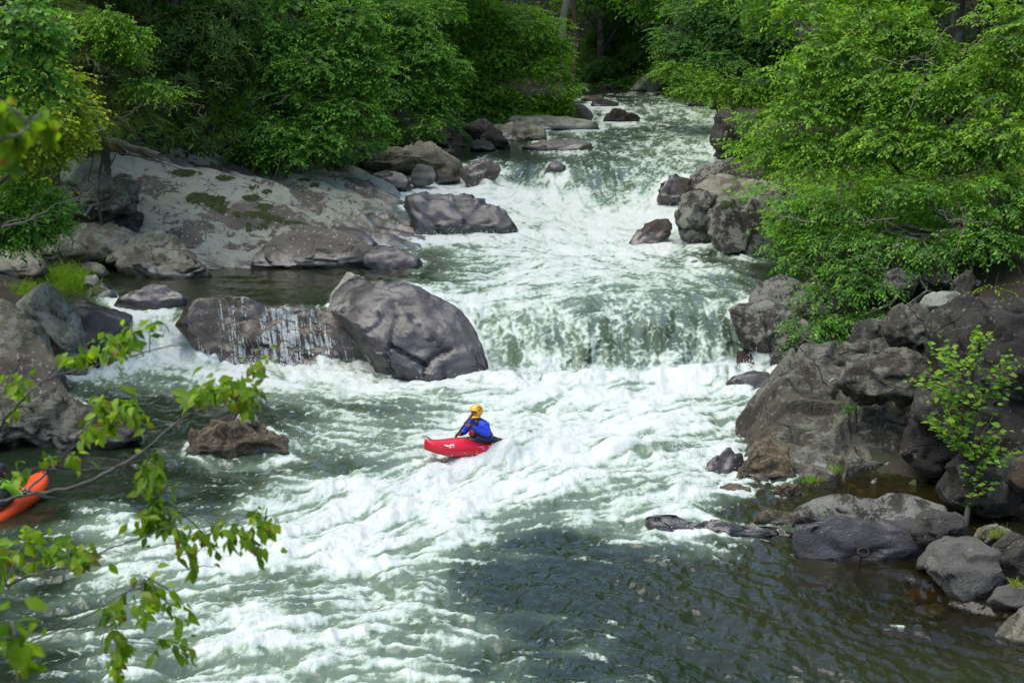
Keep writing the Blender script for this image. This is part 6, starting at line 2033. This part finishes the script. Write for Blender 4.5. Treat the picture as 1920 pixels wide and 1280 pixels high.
def paddle(label, base, p0, p1, blade_n):
    """p0, p1: blade tips in the kayak's frame"""
    e = empty("paddle", base.matrix_world.translation, label, "paddle")
    e.matrix_world = base.matrix_world.copy()
    p0, p1 = np.array(p0, float), np.array(p1, float)
    d = unit(p1 - p0)
    m = plain("black_carbon", (.02, .02, .024), .35)
    link("shaft", mesh_np("shaft", *tube_np(np.array([p0 + d * .30, (p0 + p1) / 2, p1 - d * .30]), np.full(3, .019), 10)), m, e)
    for tip, dr in ((p0, d), (p1, -d)):
        n = np.array(blade_n, float)
        n = unit(n - dr * (n @ dr))
        s = np.cross(dr, n)
        rr = []
        for t, w_, h_ in ((.0, .03, .004), (.04, .075, .006), (.14, .098, .007), (.26, .092, .008), (.36, .06, .010), (.44, .018, .014)):
            u = np.linspace(0, 2 * np.pi, 14, endpoint=False)
            cv = .035 * (1 - (t / .44)) ** 2
            rr.append(tip + dr * t + n * cv + np.cos(u)[:, None] * s * w_ + np.sin(u)[:, None] * n * h_)
        link("blade", mesh_np("blade", *loft(rr)), m, e)
    return e


k1 = Vector(at_z(903, 842, water_z(903, 842) + .11))
K1, m1_ = kayak("glossy red whitewater kayak plunging through the foam", (.62, .012, .035), None, k1, (-math.cos(.5), -math.sin(.5), 0), math.radians(-5), math.radians(3))
hull1 = [c for c in K1.children if c.name.startswith("hull")][0]
decal_patch("bow_marks", K1, .83, .17, 1, .10, .045, (.85, .82, .82), hull1, [[(-1, .3), (-.5, .6), (-.55, .1), (-.9, -.1)], [(-.4, .5), (.1, .2), (.0, -.3), (-.35, -.1)], [(.2, .1), (1.1, .4), (.9, -.1), (.3, -.4)], [(-.2, -.5), (.3, -.6), (.25, -.9), (-.15, -.8)], [(-.9, -.4), (-.5, -.3), (-.55, -.7)]])  # irregular white shapes laid on the left side of the bow
decal_patch("side_sticker", K1, .16, .15, 1, .055, .04, (.30, .50, .85), hull1, [[(-1, -1), (1, -1), (.2, 1), (-.6, .8)]])
hL, hR = np.array([.49, .18, .575]), np.array([.46, -.2, .265])
sd_ = unit(hL - hR)
P1 = paddler("kayaker in yellow helmet and blue jacket paddling the red kayak", K1, ((.02, .055, .62), (.02, .022, .026), (.25, .02, .03), (.03, .05, .4)), {1: (hL, sd_), -1: (hR, sd_)}, (.85, .46, .01), True, .15, .03, True)
paddle("black double-bladed paddle held across the red kayak", K1, hR - sd_ * .50, hL + sd_ * .50, np.cross([-.35, -.936, -.3], sd_))
k2 = Vector(at_z(-4, 960, water_z(22, 960) + .04))
K2, m2_ = kayak("orange whitewater kayak half out of the frame at the left edge", (.80, .085, .012), None, k2, (.40, .92, 0), math.radians(-7), math.radians(6))
hL2, hR2 = np.array([.40, .26, .36]), np.array([.42, -.26, .34])
P2 = paddler("kayaker in black helmet and lime green jacket in the orange kayak", K2, ((.22, .55, .02), (.05, .05, .045), (.13, .14, .09), (.03, .03, .03)), {1: (hL2, np.array([0, 1, 0])), -1: (hR2, np.array([0, 1, 0]))}, (.02, .022, .025), False, 0, .0)
paddle("black paddle resting across the orange kayak's deck", K2, np.array([.40, -.95, .30]), np.array([.41, .95, .38]), (.3, 0, 1))

# ------------------------------------------------------------------ flying drops where the water breaks
r_ = np.random.default_rng(55)
lines = [([(930, 706), (1000, 700), (1100, 704), (1250, 698), (1380, 690), (1440, 690)], 2600, .34), ([(240, 690), (330, 684), (480, 688), (620, 692)], 1000, .25), ([(860, 352), (960, 350), (1060, 362), (1190, 390), (1290, 388)], 700, .45),
         ([(790, 440), (880, 440), (960, 430)], 250, .25), ([(905, 850), (930, 838), (960, 822)], 350, .22), ([(780, 800), (1000, 800), (1200, 830), (1330, 860)], 900, .22), ([(700, 900), (900, 880), (1150, 890)], 700, .2), ([(500, 840), (640, 800), (760, 860)], 300, .18), ([(1200, 940), (1330, 930)], 300, .18)]
V, R_ = [], []
for ln, n, h in lines:
    ln = np.array(ln, float)
    t = r_.random(n) * (len(ln) - 1)
    px = np.interp(t, range(len(ln)), ln[:, 0]) + r_.normal(size=n) * 12
    py = np.interp(t, range(len(ln)), ln[:, 1]) + r_.normal(size=n) * 4 + 4
    P = at_z(px, py, water_z(px, py))
    clump = np.clip(.5 + noise2(px * .03, py * .03, 91), .05, 1.2)
    P[:, 2] += .10 + r_.exponential(.33, n) * h * clump
    P[:, 1] -= r_.random(n) * .25
    V.append(P)
    R_.append(.005 + .011 * r_.random(n) ** 3)
cr_ = CREST + r_.normal(size=CREST.shape) * [.06, .06, .0]
cr_[:, 2] += .01 + r_.exponential(.045, len(cr_))
V.append(cr_)
R_.append(.004 + .007 * r_.random(len(cr_)) ** 2)
P, Rr = np.concatenate(V), np.concatenate(R_)
oc = np.array([[1, 0, 0], [-1, 0, 0], [0, 1, 0], [0, -1, 0], [0, 0, 1.3], [0, 0, -1.3]], float)
of = np.array([[0, 2, 4], [2, 1, 4], [1, 3, 4], [3, 0, 4], [2, 0, 5], [1, 2, 5], [3, 1, 5], [0, 3, 5]])
v = (P[:, None] + oc[None] * Rr[:, None, None]).reshape(-1, 3)
f = (np.arange(len(P))[:, None, None] * 6 + of[None]).reshape(-1, 3)
sp = link("water_spray", mesh_np("water_spray", v, f), plain("spray_drop", (.78, .82, .81), .3, vary=.03))
tag(sp, "white flying drops above the breaking water", None, None, "stuff")
